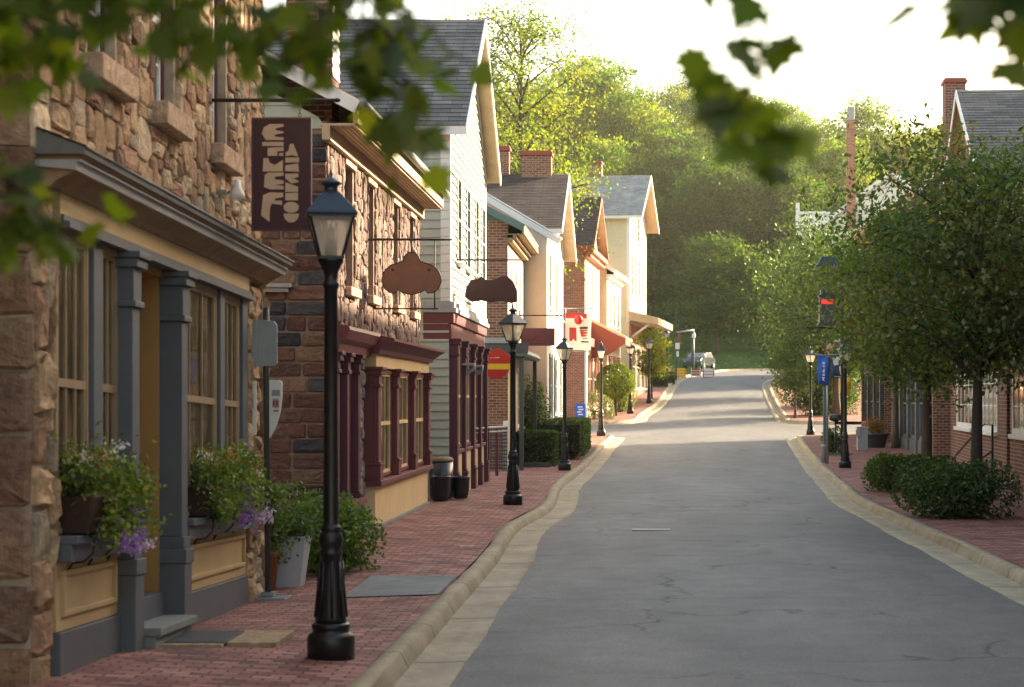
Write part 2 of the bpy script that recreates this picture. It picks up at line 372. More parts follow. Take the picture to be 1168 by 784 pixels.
sl.energy=5.0; sl.angle=R(.5); sl.color=(1,.82,.58)
sd=Vector((math.sin(AZ)*math.cos(EL),math.cos(AZ)*math.cos(EL),math.sin(EL)))
so.rotation_euler=sd.to_track_quat('Z','Y').to_euler(); so.location=sd*60
S.view_settings.view_transform='Standard'; S.view_settings.look='None'; S.view_settings.exposure=2.05; S.view_settings.gamma=1
S.view_settings.use_curve_mapping=False
S.render.engine='CYCLES'; S.cycles.use_denoising=True
S.cycles.max_bounces=8; S.cycles.diffuse_bounces=4; S.cycles.transparent_max_bounces=12; S.cycles.transmission_bounces=6
S.cycles.sample_clamp_indirect=6
# ================================================================== the ground, road, pavements
def smooth_path(pts, step=.8):
    """Catmull-Rom through 2d points"""
    P=[Vector((p[0],p[1],0)) for p in pts]; P=[2*P[0]-P[1]]+P+[2*P[-1]-P[-2]]; out=[]
    for i in range(1,len(P)-2):
        n=max(1,int((P[i+1]-P[i]).length/step))
        for k in range(n):
            t=k/n; a,b,c,d=P[i-1],P[i],P[i+1],P[i+2]
            q=.5*((2*b)+(c-a)*t+(2*a-5*b+4*c-d)*t*t+(3*b-a-3*c+d)*t**3); out.append((q.x,q.y))
    out.append((P[-2].x,P[-2].y)); return out
def arc(cx,cy,r,a0,a1,n=10): return [(cx+r*math.cos(R(lerp(a0,a1,i/n))),cy+r*math.sin(R(lerp(a0,a1,i/n)))) for i in range(n+1)]
def frange(a,b,st):
    n=int(round((b-a)/st)); return [a+(b-a)*i/n for i in range(n+1)]
SY0,SY1=79.0,91.0     # the cross street
RAD=2.4
# left kerbs (path direction: pavement on its left, road on its right)
kLA=[(Lx(y),y) for y in frange(-12,SY0-RAD,.6)]+arc(Lx(SY0)-RAD,SY0-RAD,RAD,0,90)[1:]+[(x,SY0) for x in frange(Lx(SY0)-RAD-.6,-16,.8)]
END=[(Lx(150),150),(4.6,155),(5.4,160),(6.6,167),(8.2,173),(11,177.5),(16,180.5),(24,182),(40,183),(60,183)]
kLB=[(x,SY1) for x in frange(-16,Lx(SY1)-RAD,.8)]+arc(Lx(SY1)-RAD,SY1+RAD,RAD,-90,0)[1:]+[(Lx(y),y) for y in frange(SY1+RAD+.6,149.4,.8)]+smooth_path(END)
kRA=[(Rx(y),y) for y in frange(-12,SY0-RAD,.6)]+arc(Rx(SY0)+RAD,SY0-RAD,RAD,180,90)[1:]+[(x,SY0) for x in frange(Rx(SY0)+RAD+.6,24,.8)]
kRB=[(x,SY1) for x in frange(24,Rx(SY1)+RAD,.8)]+arc(Rx(SY1)+RAD,SY1+RAD,RAD,270,180)[1:]+[(Rx(y),y) for y in frange(SY1+RAD+.6,149.4,.8)]+smooth_path([(Rx(150),150),(13,155),(17,160),(24,163),(40,164.5),(60,165)])
def sweep(mb,path,prof,sgn,wob=0.0,seed=0):
    n=len(path)
    for i in range(n):
        a=Vector(path[max(i-1,0)]); b=Vector(path[min(i+1,n-1)]); t=(b-a).normalized(); nr=Vector((t.y,-t.x))*sgn
        for j,(o,dz) in enumerate(prof):
            q=noise.noise(Vector((path[i][0]*.9+seed,path[i][1]*.9,j*7.3)))*wob
            q2=noise.noise(Vector((path[i][0]*.31+seed,path[i][1]*.31,j*3.3)))*wob*1.6
            oo=o+(q+q2 if callable(wob) is False and j in WOBJ else 0)
            x=path[i][0]+nr.x*oo; y=path[i][1]+nr.y*oo
            mb.v.append((x,y,gz(path[i][1])+dz))
    m=len(prof)
    for i in range(n-1):
        for j in range(m-1):
            f=(i*m+j,i*m+j+1,(i+1)*m+j+1,(i+1)*m+j)
            mb.f.append(f if sgn<0 else f[::-1]); mb.c.append((1,1,1)); mb.smooth.append(True)
WOBJ=(1,2,3)
for nm,pth,sg,sd_ in (('kerb',kLA,1,1),('kerb',kLB,1,2),('kerb',kRA,-1,3),('kerb',kRB,-1,4)):
    mb=MB(); sweep(mb,pth,[(-.02,-.1),(0,.006),(.13,.012),(.175,-.01),(.215,-.13),(.22,-.3)],sg,.03,sd_); tag(mb.build('kerb',M['kerb']),kind='structure')
WOBJ=(3,)
for nm,pth,sg,sd_ in (('gutter',kLA,1,1),('gutter',kLB,1,2),('gutter',kRA,-1,3),('gutter',kRB,-1,4)):
    mb=MB(); sweep(mb,pth,[(.2,-.118),(.3,-.119),(.45,-.117),(.64,-.108),(.65,-.16)],sg,.035,sd_); tag(mb.build('gutter',M['gutter']),kind='structure')
# asphalt: ruled between two matched edge lines
def road_rows():
    rows=[]
    for y in frange(-14,150,1.0): rows.append(((Lx(y)+.25,y),(Rx(y)-.25,y)))
    a=smooth_path([(x+.3,y) for x,y in END],1.0); b=smooth_path([(Rx(150)-.25,150),(13,154.6),(17,159.6),(24,162.6),(40,164.2),(60,164.6)],1.0)
    for i in range(1,61):
        t=i/60; rows.append((a[min(len(a)-1,int(t*(len(a)-1)))],b[min(len(b)-1,int(t*(len(b)-1)))]))
    return rows
rw=road_rows(); mb=MB(); n=13
for (a,b) in rw:
    for k in range(n):
        t=k/(n-1); x=lerp(a[0],b[0],t); y=lerp(a[1],b[1],t)
        crown=.05*max(0,1-(2*t-1)**2*1.25)
        mb.v.append((x,y,gz(y)-.125+crown+.004*noise.noise(Vector((x*.8,y*.5,3)))*min(1,max(0,crown*40))))
for i in range(len(rw)-1):
    for k in range(n-1):
        mb.f.append((i*n+k,i*n+k+1,(i+1)*n+k+1,(i+1)*n+k)); mb.c.append((1,1,1)); mb.smooth.append(True)
tag(mb.build('road',M['asphalt']),kind='structure')
for sgn in (-1,1):
    mb=MB()
    for y0,y1 in zip(frange(SY0-3,SY1+3,1.0)[:-1],frange(SY0-3,SY1+3,1.0)[1:]):
        e0=(Lx(y0)+.8 if sgn<0 else Rx(y0)-.8); e1=(Lx(y1)+.8 if sgn<0 else Rx(y1)-.8)
        mb.add([(e0,y0,gz(y0)-.135),(sgn*60,y0,gz(y0)-.135),(sgn*60,y1,gz(y1)-.135),(e1,y1,gz(y1)-.135)],[(0,1,2,3)])
    tag(mb.build('side_road',M['asphalt']),kind='structure')
def pavement(y0,y1,edge,far,sgn,c0,c1,bump):
    """sheet from the kerb line to far; c0/c1: rounded corner at the near/far end"""
    mb=MB(); ys=frange(y0,y1,.5); cols=[0,.06,.2,.5,1,1.5,2,2.6,3.5,6,12,30]
    if c0: ys=[y0+RAD*(1-math.cos(R(a))) for a in range(0,90,9)]+[y for y in ys if y>y0+RAD]
    if c1: ys=[y for y in ys if y<y1-RAD]+[y1-RAD*(1-math.cos(R(a))) for a in range(90,-1,-9)]
    for y in ys:
        e=edge(min(max(y,y0),y1)); dd=None
        if c1 and y>y1-RAD: dd=y-(y1-RAD)
        if c0 and y<y0+RAD: dd=(y0+RAD)-y
        if dd is not None: e+=sgn*(RAD-math.sqrt(max(0,RAD*RAD-dd*dd)))
        for c in cols:
            x=e+sgn*c
            if abs(x)>far: x=sgn*far
            wgt=min(1,max(0,abs(x-edge(y))/1.9))
            mb.v.append((x,y,gz(y)+.004+bump(y)*wgt+.006*noise.noise(Vector((x,y,0)))*min(1,c*4)))
    m=len(cols)
    for i in range(len(ys)-1):
        for j in range(m-1):
            f=(i*m+j,i*m+j+1,(i+1)*m+j+1,(i+1)*m+j); mb.f.append(f if sgn>0 else f[::-1]); mb.c.append((1,1,1)); mb.smooth.append(True)
    return tag(mb.build('pavement',M['paver']),kind='structure')
pavement(-12,SY0,Lx,17,-1,False,True,zb)
pavement(SY1,150,Lx,17,-1,True,False,lambda y:0)
pavement(-12,SY0,Rx,24,1,False,True,lambda y:0)
pavement(SY1,150,Rx,24,1,True,False,lambda y:0)
# concrete patch across the left pavement, drain slot in the road
mb=MB()
for i in range(6):
    for j in range(4):
        x0,x1=lerp(-3.0,-2.03,j/4),lerp(-3.0,-2.03,(j+1)/4); y0,y1=lerp(19.6,21.7,i/6),lerp(19.6,21.7,(i+1)/6)
        g=lambda x,y: gz(y)+.016+zb(y)*min(1,max(0,abs(x-Lx(y))/1.9))
        mb.add([(x0,y0,g(x0,y0)),(x1,y0,g(x1,y0)),(x1,y1,g(x1,y1)),(x0,y1,g(x0,y1))],[(0,1,2,3)])
tag(mb.build('pavement_patch',M['slab']),kind='structure')
mb=MB(); mb.box(-.10,.50,30.4,30.62,-.08,-.064)
o=mb.build('drain_cover',M['grey_light']); tag(o,'small flat metal drain cover lying in the middle of the asphalt road','drain cover')
# terrain
mb=MB(); xs=[-600,-300,-160,-100,-60,-40,-25,-17,-8,0,8,14,24,34,50,70,100,160,300,600]; ys=frange(-400,-20,60)+frange(-15,150,5)+frange(153,345,6)+[400,600,1200]
def ground_z(x,y):
    if y<=184: z=gz(max(-20,min(y,200)))-.45
    else: z=hillz(y)
    if y>150: z+=1.2*noise.noise(Vector((x*.03,y*.03,1)))*min(1,max(0,(y-186)/20))
    return z
for y in ys:
    for x in xs: mb.v.append((x,y,ground_z(x,y)))
m=len(xs)
for i in range(len(ys)-1):
    for j in range(m-1): mb.f.append((i*m+j,i*m+j+1,(i+1)*m+j+1,(i+1)*m+j)); mb.c.append((1,1,1)); mb.smooth.append(True)
tag(mb.build('terrain',M['grass']),kind='structure')

# ================================================================== plants
def leafquad(mb,p,L,rg,col,up=.35,w=.55):
    n=Vector((rg.gauss(0,1),rg.gauss(0,1),rg.gauss(0,1)+up)).normalized()
    a=n.orthogonal().normalized(); q=rg.uniform(0,6.283); b=n.cross(a); t=a*math.cos(q)+b*math.sin(q); s=n.cross(t)
    t=t*L*.5; s=s*L*w*.5
    k=len(mb.v)
    for v in (p-t,p+s-t*.1,p+t,p-s-t*.1): mb.v.append((v.x,v.y,v.z))
    mb.f.append((k,k+1,k+2,k+3)); mb.c.append(col); mb.smooth.append(False)
def shade(base,rg,a=.35):
    k=1+rg.uniform(-a,a); return (base[0]*k*(1+rg.uniform(-.12,.18)),base[1]*k,base[2]*k*(1+rg.uniform(-.2,.2)))
GREEN=[(.035,.07,.015),(.055,.10,.02),(.085,.135,.025),(.045,.085,.022)]
def tree_parts(seed,H,cb,Rd,tr,nl,leaf,per,sub=4,sig=.15,pal=GREEN,lean=0.0,droop=0.0,inner=.5,sq=1.0,topbias=0):
    rg=random.Random(seed); T=MB(); C=MB()
    tp=[Vector((lean*t*t*H*.1+.06*math.sin(t*5+seed)*t*Rd*.4,.05*math.cos(t*4+seed)*t*Rd*.4,H*.88*t)) for t in [i/8 for i in range(9)]]
    T.tube(tp,[tr*1.35]+[tr*(1-.85*(i/8)) for i in range(1,9)],8)
    zc=(cb+H)/2; hz=(H-cb)/2
    cl=[]
    for i in range(nl):
        a=i*2.399+rg.uniform(-.4,.4); u=((i+.5)/nl)*2-1; u=max(-.96,min(.97,u+rg.uniform(-.1,.1)))
        rr=math.sqrt(1-u*u)*Rd*rg.uniform(.62,1.02)
        if sq>1: rr=Rd*min(1,sq*math.sqrt(1-u*u))*rg.uniform(.6,1.0)
        tip=Vector((rr*math.cos(a),rr*math.sin(a),zc+u*hz*rg.uniform(.85,1.0)))
        z0=min(H*.84,max(cb*.75,tip.z-rr*rg.uniform(.5,.95)))
        k=min(7.999,z0/(H*.88)*8); ii=int(k); st=tp[ii].lerp(tp[ii+1],k-ii)
        mid=st.lerp(tip,.5)+Vector((0,0,rr*.12))
        pts=[]
        for t in (0,.25,.5,.75,1): 
            q=st*(1-t)**2+mid*2*t*(1-t)+tip*t*t; q.z-=droop*t*t; pts.append(q)
        r0=tr*.42*(1-.5*z0/H); T.tube(pts,[r0,r0*.75,r0*.5,r0*.32,r0*.12],5,cap=False)
        base=pal[rg.randrange(len(pal))]
        for s in range(sub):
            t=rg.uniform(inner,1.0); q=st*(1-t)**2+mid*2*t*(1-t)+tip*t*t; q.z-=droop*t*t
            off=Vector((rg.gauss(0,1),rg.gauss(0,1),rg.gauss(0,.6)))*Rd*.2
            e=q+off
            T.tube([q,q.lerp(e,.5)+Vector((0,0,.02*Rd)),e],[r0*.35,r0*.2,r0*.08],4,cap=False)
            cl.append((e,base)); 
        cl.append((pts[-1],base))
    for e,base in cl:
        b=shade(base,rg,.28); sx=Rd*sig*rg.uniform(.7,1.35)
        for k in range(per):
            p=e+Vector((rg.gauss(0,sx),rg.gauss(0,sx),rg.gauss(0,sx*.62)))
            leafquad(C,p,leaf*rg.uniform(.7,1.25),rg,shade(b,rg,.3))
    return T,C
def make_tree(name,label,loc,args,bark='bark',leafm='leaf',group=None,cat='tree',rz=0):
    t=thing(name,label,cat,loc,rz,group); T,C=tree_parts(**args); T.build('trunk',M[bark],t); C.build('crown',M[leafm],t); return t
def bush(name,label,loc,rx,ry,rz_,n,leaf,pal,group=None,seed=1,cat='shrub',lumps=9,stems=True,leafm='leaf',core=True):
    t=thing(name,label,cat,loc,0,group); rg=random.Random(seed); C=MB(); T=MB()
    cs=[]
    for i in range(lumps):
        a=i*2.4+rg.uniform(-.5,.5); q=rg.uniform(.15,.72); cs.append((Vector((rx*q*math.cos(a),ry*q*math.sin(a),rz_*rg.uniform(.35,.68))),rg.uniform(.3,.5)))
    for i in range(n):
        c,r=cs[rg.randrange(lumps)]
        d=Vector((rg.gauss(0,1),rg.gauss(0,1),rg.gauss(0,1))).normalized()*rg.uniform(.72,1.08)**.5
        p=c+Vector((d.x*rx*r*1.15,d.y*ry*r*1.15,d.z*rz_*r*1.05))
        if p.z<.02: p.z=rg.uniform(.01,.1)*rz_+.01
        leafquad(C,p,leaf*rg.uniform(.7,1.3),rg,shade(pal[rg.randrange(len(pal))],rg,.35),.6)
    for c,r in cs: T.tube([(c.x*.2,c.y*.2,-.05),(c.x*.6,c.y*.6,c.z*.5),(c.x,c.y,c.z+.3*r*rz_)],[.02*rz_+.006,.014*rz_+.004,.004],5)
    T.build('stems',M['bark_dark'],t); C.build('foliage',M[leafm],t); return t
def hedge(name,label,loc,sx,sy,sz,n,leaf,pal,group=None,seed=3):
    """a clipped hedge: leaves over every face of a rounded block of twigs"""
    t=thing(name,label,'hedge',loc,0,group); rg=random.Random(seed); C=MB(); T=MB()
    A=[2*sy*sz,2*sx*sz,sx*sy]; tot=sum(A)
    for i in range(n):
        q=rg.uniform(0,tot); d=abs(rg.gauss(0,.045)); u,v=rg.uniform(-.5,.5),rg.uniform(0,1)
        if q<A[0]: p=Vector(((rg.choice((-1,1)))*(sx/2-d),u*sy,v*sz))
        elif q<A[0]+A[1]: p=Vector((u*sx,rg.choice((-1,1))*(sy/2-d),v*sz))
        else: p=Vector((u*sx,(v-.5)*sy,sz-d))
        bulge=.05*noise.noise(p*2.2+Vector((seed,0,0))); p+=Vector((p.x/sx,p.y/sy,(p.z/sz-.4)))*bulge*2
        r=.09
        # round the arrises
        ex=abs(p.x)-(sx/2-r); ez=p.z-(sz-r); ey=abs(p.y)-(sy/2-r)
        if ex>0 and ez>0 and math.hypot(ex,ez)>r: p.z-=ez*.35; p.x*=1-.25*ex/sx
        if ey>0 and ez>0 and math.hypot(ey,ez)>r: p.z-=ez*.35
        leafquad(C,p,leaf*rg.uniform(.7,1.3),rg,shade(pal[rg.randrange(len(pal))],rg,.35),.4)
    for i in range(14):
        x,y=rg.uniform(-.4,.4)*sx,rg.uniform(-.4,.4)*sy; T.tube([(x,y,-.03),(x*1.05,y,sz*.85)],[.03,.01],5)
    T.box(-sx/2+.13,sx/2-.13,-sy/2+.13,sy/2-.13,.12,sz-.13)
    T.build('stems',M['bark_dark'],t); C.build('foliage',M['leaf'],t); return t
def ball(name,label,loc,r,zc,n,leaf,pal,seed=5,sq=1.0,trunk=True,group=None):
    t=thing(name,label,'shrub',loc,0,group); rg=random.Random(seed); C=MB(); T=MB()
    for i in range(n):
        d=Vector((rg.gauss(0,1),rg.gauss(0,1),rg.gauss(0,1))).normalized(); k=r*(1+.10*noise.noise(d*2.3+Vector((seed,0,0))))*(1-abs(rg.gauss(0,.07)))
        p=Vector((d.x*k,d.y*k,zc+d.z*k*sq)); 
        if p.z<.02: continue
        leafquad(C,p,leaf*rg.uniform(.7,1.3),rg,shade(pal[rg.randrange(len(pal))],rg,.35),.3)
    T.tube([(0,0,-.05),(.03,0,zc*.5),(0,.02,zc)],[.09,.07,.05],7)
    for i in range(9):
        a=i*2.4; T.tube([(0,0,zc*.8),(math.cos(a)*r*.7,math.sin(a)*r*.7,zc+r*.5*math.sin(i*1.7))],[.03,.008],4)
    T.build('stems',M['bark_dark'],t); C.build('foliage',M['leaf'],t); return t
# ================================================================== building helpers (local frame: x = out of the facade, y = along the street)
def wallx(mb,x,y0,y1,z0,z1,ops=(),depth=.18,col=None,back=True):
    """front sheet of a wall at local x with openings (ya,yb,za,zb) and their reveals"""
    ys=sorted({y0,y1,*[o[0] for o in ops],*[o[1] for o in ops]}); zs=sorted({z0,z1,*[o[2] for o in ops],*[o[3] for o in ops]})
    for a,b in zip(ys[:-1],ys[1:]):
        for c,d in zip(zs[:-1],zs[1:]):
            m=((a+b)/2,(c+d)/2)
            if any(o[0]<m[0]<o[1] and o[2]<m[1]<o[3] for o in ops): continue
            mb.add([(x,a,c),(x,b,c),(x,b,d),(x,a,d)],[(0,1,2,3)],col)
    for a,b,c,d in ops:
        k=x-depth
        mb.add([(x,a,c),(x,a,d),(k,a,d),(k,a,c)],[(0,1,2,3)],col); mb.add([(x,b,c),(k,b,c),(k,b,d),(x,b,d)],[(0,1,2,3)],col)
        mb.add([(x,a,d),(x,b,d),(k,b,d),(k,a,d)],[(0,1,2,3)],col); mb.add([(x,a,c),(k,a,c),(k,b,c),(x,b,c)],[(0,1,2,3)],col)
STONEPAL=[(.50,.34,.20),(.43,.29,.17),(.56,.41,.25),(.36,.225,.14),(.48,.29,.19),(.41,.33,.24),(.31,.19,.13),(.58,.45,.30)]
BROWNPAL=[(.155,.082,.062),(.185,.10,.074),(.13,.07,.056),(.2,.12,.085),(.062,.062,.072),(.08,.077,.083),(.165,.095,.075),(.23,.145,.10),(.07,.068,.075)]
RUBPAL=[(.23,.16,.135),(.28,.205,.165),(.20,.13,.11),(.31,.235,.19),(.25,.18,.155),(.19,.135,.12)]
def stone_block(mb,o,t,n,u0,u1,z0,z1,dep,col,rg,jit=.0,rnd=.25,rough=.22):
    """one dressed or rough stone standing out of the mortar: rounded outline, domed face"""
    up=Vector((0,0,1)); w=u1-u0; h=z1-z0; e=min(w,h)*rnd
    ol=[(u0+e,z0),(u1-e,z0),(u1,z0+e),(u1,z1-e),(u1-e,z1),(u0+e,z1),(u0,z1-e),(u0,z0+e)]
    ol=[(a+rg.uniform(-jit,jit)*w,b+rg.uniform(-jit,jit)*h) for a,b in ol]
    cu,cz=(u0+u1)/2,(z0+z1)/2; rings=[(1.0,0.0),(.985,dep*.55),(.88,dep*.92),(.5,dep*rg.uniform(.95,1.25))]
    V=[];Fc=[]
    for s,d in rings:
        for a,b in ol:
            dd=d*(1+rg.uniform(-rough,rough)); p=o+t*(cu+(a-cu)*s)+up*(cz+(b-cz)*s)+n*dd; V.append((p.x,p.y,p.z))
    c=o+t*cu+up*cz+n*dep*rg.uniform(.9,1.3); V.append((c.x,c.y,c.z))
    for r in range(3):
        for k in range(8): Fc.append((r*8+k,r*8+(k+1)%8,(r+1)*8+(k+1)%8,(r+1)*8+k))
    for k in range(8): Fc.append((24+k,24+(k+1)%8,32))
    mb.add(V,Fc,col)
def stones(mb,o,t,n,U,Zh,cell,wr,hr,pal,dep,rg,ops=(),jit=.06,rnd=.28,gap=.012,lim=None,rough=.22):
    nu,nz=int(U/cell),int(Zh/cell); occ=[[False]*nz for _ in range(nu)]
    o=Vector(o);t=Vector(t);n=Vector(n)
    for (a,b,c,d) in ops:
        for i in range(max(0,int(math.floor(a/cell+.01))),min(nu,int(math.ceil(b/cell-.01)))):
            for j in range(max(0,int(math.floor(c/cell+.01))),min(nz,int(math.ceil(d/cell-.01)))): occ[i][j]=True
    for j in range(nz):
        for i in range(nu):
            if occ[i][j]: continue
            w=rg.randint(*wr); h=rg.randint(*hr); ww=0
            while ww<w and i+ww<nu and not occ[i+ww][j]: ww+=1
            hh=1
            while hh<h and j+hh<nz and all(not occ[i+k][j+hh] for k in range(ww)): hh+=1
            for a in range(ww):
                for b in range(hh): occ[i+a][j+b]=True
            if lim and not lim((i+ww/2)*cell,(j+hh/2)*cell): continue
            k=rg.uniform(.78,1.15); c=pal[rg.randrange(len(pal))]; c=tuple(x*k for x in c)
            stone_block(mb,o,t,n,i*cell+gap*rg.uniform(.4,1.3),(i+ww)*cell-gap*rg.uniform(.4,1.3),j*cell+gap*rg.uniform(.4,1.3),(j+hh)*cell-gap*rg.uniform(.4,1.3),dep*rg.uniform(.7,1.35),c,rg,jit,rnd,rough)
def clap(mb,o,t,n,z0,z1,lo,hi,course=.14,prot=.02,col=None):
    """lapped boards: o origin, t along, n out; lo/hi give the ends at a height"""
    o=Vector(o);t=Vector(t);n=Vector(n);z=z0; up=Vector((0,0,1))
    while z<z1-1e-4:
        e=min(z+course,z1); a0,b0,a1,b1=lo(z),hi(z),lo(e),hi(e)
        if b0>a0:
            if b1<a1: a1=b1=(a1+b1)/2
            P=lambda u,zz,d: tuple(o+t*u+up*zz+n*d)
            mb.add([P(a0,z,prot),P(b0,z,prot),P(b1,e,.003),P(a1,e,.003),P(a0,z,0),P(b0,z,0)],[(0,1,2,3),(4,5,1,0)],col)
        z=e
def slab_roof(name,mat,par,p00,p10,p11,p01,side=1,th=.07,course=.2,lift=.014,under=None):
    """roof plane: p00->p10 along the eave, p01/p11 at the ridge; overlapping courses on top of a deck"""
    a,b,c,d=[Vector(p) for p in (p00,p10,p11,p01)]
    n=(b-a).cross(d-a).normalized()
    if n.z<0: n=-n
    mb=MB(side); L=(d-a).length; k=max(1,int(round(L/course)))
    for i in range(k):
        t0,t1=i/k,(i+1)/k
        q0,q1,q2,q3=a.lerp(d,t0),b.lerp(c,t0),b.lerp(c,t1),a.lerp(d,t1)
        mb.add([tuple(q0+n*lift),tuple(q1+n*lift),tuple(q2+n*.002),tuple(q3+n*.002),tuple(q0),tuple(q1)],[(0,1,2,3),(4,5,1,0)])
    o=mb.build(name,mat,par)
    m2=MB(side); m2.prism([tuple(p) for p in (a,b,c,d)],tuple(-n*th)); 
    m2.build('roof_deck',under or M['soffit'],o)
    return o
def board(mb,a,b,w,th,up=(0,0,1),out=(1,0,0)):
    """a straight trim board from a to b: width w downwards, thickness th outwards"""
    a=Vector(a);b=Vector(b);d=(b-a).normalized();o=Vector(out); o=(o-d*o.dot(d)).normalized(); s=d.cross(o).normalized()
    if s.z>0: s=-s
    mb.prism([tuple(a),tuple(b),tuple(b+s*w),tuple(a+s*w)],tuple(o*th))
def window(par,x,y0,y1,z0,z1,side=1,cols=2,rows=4,frame='white',sash='white',glass='glass',sill=None,casing=.09,proud=.035,inset=None,mid=True,shear=0,ys=0,head=0,shut=None):
    """window in a wall that faces local +x: frame > sash bars, glass; placed proud of the sheet at x, or inset metres behind it"""
    mk=lambda: MB(side,shear,ys)
    f=mk(); xb=x if inset is None else x-inset
    px=xb+proud; c=casing
    f.box(xb,px,y0,y0+c,z0,z1); f.box(xb,px,y1-c,y1,z0,z1); f.box(xb,px+.004,y0-(.02 if inset is None else 0),y1+(.02 if inset is None else 0),z1-c,z1+head); f.box(xb,px+.002,y0+c,y1-c,z0,z0+c*.8)
    w=f.build('window',M[frame],par,bevel=.004)
    g=mk(); gx=xb+min(.006,proud*.3); g.add([(gx,y0+c,z0+c*.8),(gx,y1-c,z0+c*.8),(gx,y1-c,z1-c),(gx,y0+c,z1-c)],[(0,1,2,3)]); g.build('glass',M[glass],w)
    s=mk(); a,b,lo,hi=y0+c,y1-c,z0+c*.8,z1-c; m=.016; k_=min(1,proud/.04)
    for i in range(1,cols):
        y=lerp(a,b,i/cols); s.box(gx+.002,gx+.002+.02*k_,y-m/1.6,y+m/1.6,lo,hi)
    for j in range(1,rows):
        z=lerp(lo,hi,j/rows); big=(mid and j*2==rows); k=.03 if big else m/1.6
        s.box(gx+.0015,gx+.0015+(.028 if big else .0185)*k_,a,b,z-k,z+k)
    s.box(gx+.001,gx+.001+.025*k_,a,a+.035,lo,hi); s.box(gx+.001,gx+.001+.025*k_,b-.035,b,lo,hi); s.box(gx+.001,gx+.001+.0245*k_,a+.035,b-.035,lo,lo+.045); s.box(gx+.001,gx+.001+.0245*k_,a+.035,b-.035,hi-.035,hi)
    s.build('sash',M[sash],w)
    if sill:
        q=mk(); q.box(xb-.01,x+.11,y0-.07,y1+.07,z0-sill[1],z0-.002); q.build('sill',M[sill[0]],w,bevel=.006)
    if shut:
        for (ya,yb) in ((y0-.36,y0-.03),(y1+.03,y1+.36)):
            q=mk(); q.box(x,x+.035,ya,yb,z0,z1)
            for k in range(int((z1-z0-.2)/.07)): 
                zz=z0+.1+k*.07; q.box(x+.035,x+.048,ya+.05,yb-.05,zz,zz+.04)
            q.build('shutter',M[shut],w)
    return w
def column(par,mat,x,y,w,d,z0,z1,side=1,shear=0,ys=0,name='pilaster',base=.9,cap=.3):
    """panelled pilaster with plinth and moulded head, centred on y"""
    q=MB(side,shear,ys); h=w/2
    q.box(x-d,x+.0,y-h,y+h,z0+base,z1-cap)
    q.box(x-d,x+.03,y-h-.025,y+h+.025,z0,z0+base*.78); q.box(x-d,x+.045,y-h-.04,y+h+.04,z0+base*.78,z0+base*.9); q.box(x-d,x+.02,y-h-.015,y+h+.015,z0+base*.9,z0+base)
    q.box(x-d,x+.03,y-h-.03,y+h+.03,z1-cap,z1-cap+.05); q.box(x-d,x+.012,y-h-.012,y+h+.012,z1-cap+.05,z1-.12); q.box(x-d,x+.05,y-h-.05,y+h+.05,z1-.12,z1-.05); q.box(x-d,x+.075,y-h-.07,y+h+.07,z1-.05,z1)
    return q.build(name,M[mat],par,bevel=.007)
def cornice(par,mat,prof,y0,y1,side=1,shear=0,ys=0,name='cornice',mat2=None,seg=1):
    """profile [(x,z)] closed, extruded along y"""
    q=MB(side,shear,ys); n=len(prof)
    for k in range(seg+1):
        y=lerp(y0,y1,k/seg)
        for x,z in prof: q.v.append((q.side*x,y,z+q.shear*(y-q.y0)))
    for k in range(seg):
        for i in range(n):
            q.f.append((k*n+i,k*n+(i+1)%n,(k+1)*n+(i+1)%n,(k+1)*n+i)); q.c.append((1,1,1)); q.smooth.append(False)
    q.f.append(tuple(range(n))); q.f.append(tuple(range(seg*n,seg*n+n))[::-1]); q.c+= [(1,1,1)]*2; q.smooth+=[False]*2
    return q.build(name,M[mat],par)
# ================================================================== LEFT: near stone shop building
sg=random.Random(11)
SH,SY=-.0286,4.1
b1=thing('stone_building','buff fieldstone shop building with ochre and slate grey shopfront under a long moulded cornice','building',(-4.0,12.7,0))
L1=7.7
upw=[(1.25,2.05,4.42,6.0),(3.15,3.9,4.42,6.0),(5.3,6.0,4.42,6.0)]
mb=MB(1,SH,SY)
wallx(mb,0,0,L1,3.45,7.0,upw,.16,(.8,.72,.6))
wallx(mb,0,0,.42,-.3,3.45,(),.1); wallx(mb,0,6.75,L1,-.3,3.45,(),.1)
mb.build('wall',M['mortar'],b1); mb=MB(1,SH,SY)
mb.add([(0,0,-.3),(-7,0,-.3),(-7,0,7),(0,0,7)],[(0,1,2,3)]); mb.build('side_wall',M['mortar'],b1); mb=MB(1,SH,SY); mb.add([(0,L1,-.3),(-7,L1,-.3),(-7,L1,7),(0,L1,7)],[(0,1,2,3)]); mb.add([(-7,0,-.3),(-7,L1,-.3),(-7,L1,7),(-7,0,7)],[(0,1,2,3)])
mb.build('rear_wall',M['mortar'],b1)
q=MB(1,SH,SY)
# openings widened for lintel and sill stones
ops=[(a-.02,b+.02,c-.2-3.5,d+.02-3.5) for a,b,c,d in upw]
stones(q,(0,.0,3.5),(0,1,0),(1,0,0),L1,3.4,.06,(3,8),(2,6),STONEPAL,.036,sg,ops,.08,.2,.008)
stones(q,(0,0,-.1),(0,1,0),(1,0,0),.42,3.5,.07,(3,6),(4,6),STONEPAL,.055,sg,(),.05,.10,.012,None,.45)
stones(q,(0,6.76,-.1),(0,1,0),(1,0,0),.94,3.5,.07,(5,8),(4,5),STONEPAL,.065,sg,(),.05,.13,.012,None,.45)
stones(q,(.02,0,-.1),(-1,0,0),(0,-1,0),6.5,7.0,.07,(7,13),(5,7),[(.30,.19,.12),(.26,.16,.10),(.34,.23,.15),(.22,.135,.09),(.31,.2,.14)],.04,sg,(),.04,.09,.010,None,.5)  # camera-facing side: same stone, its shade painted in as darker colours
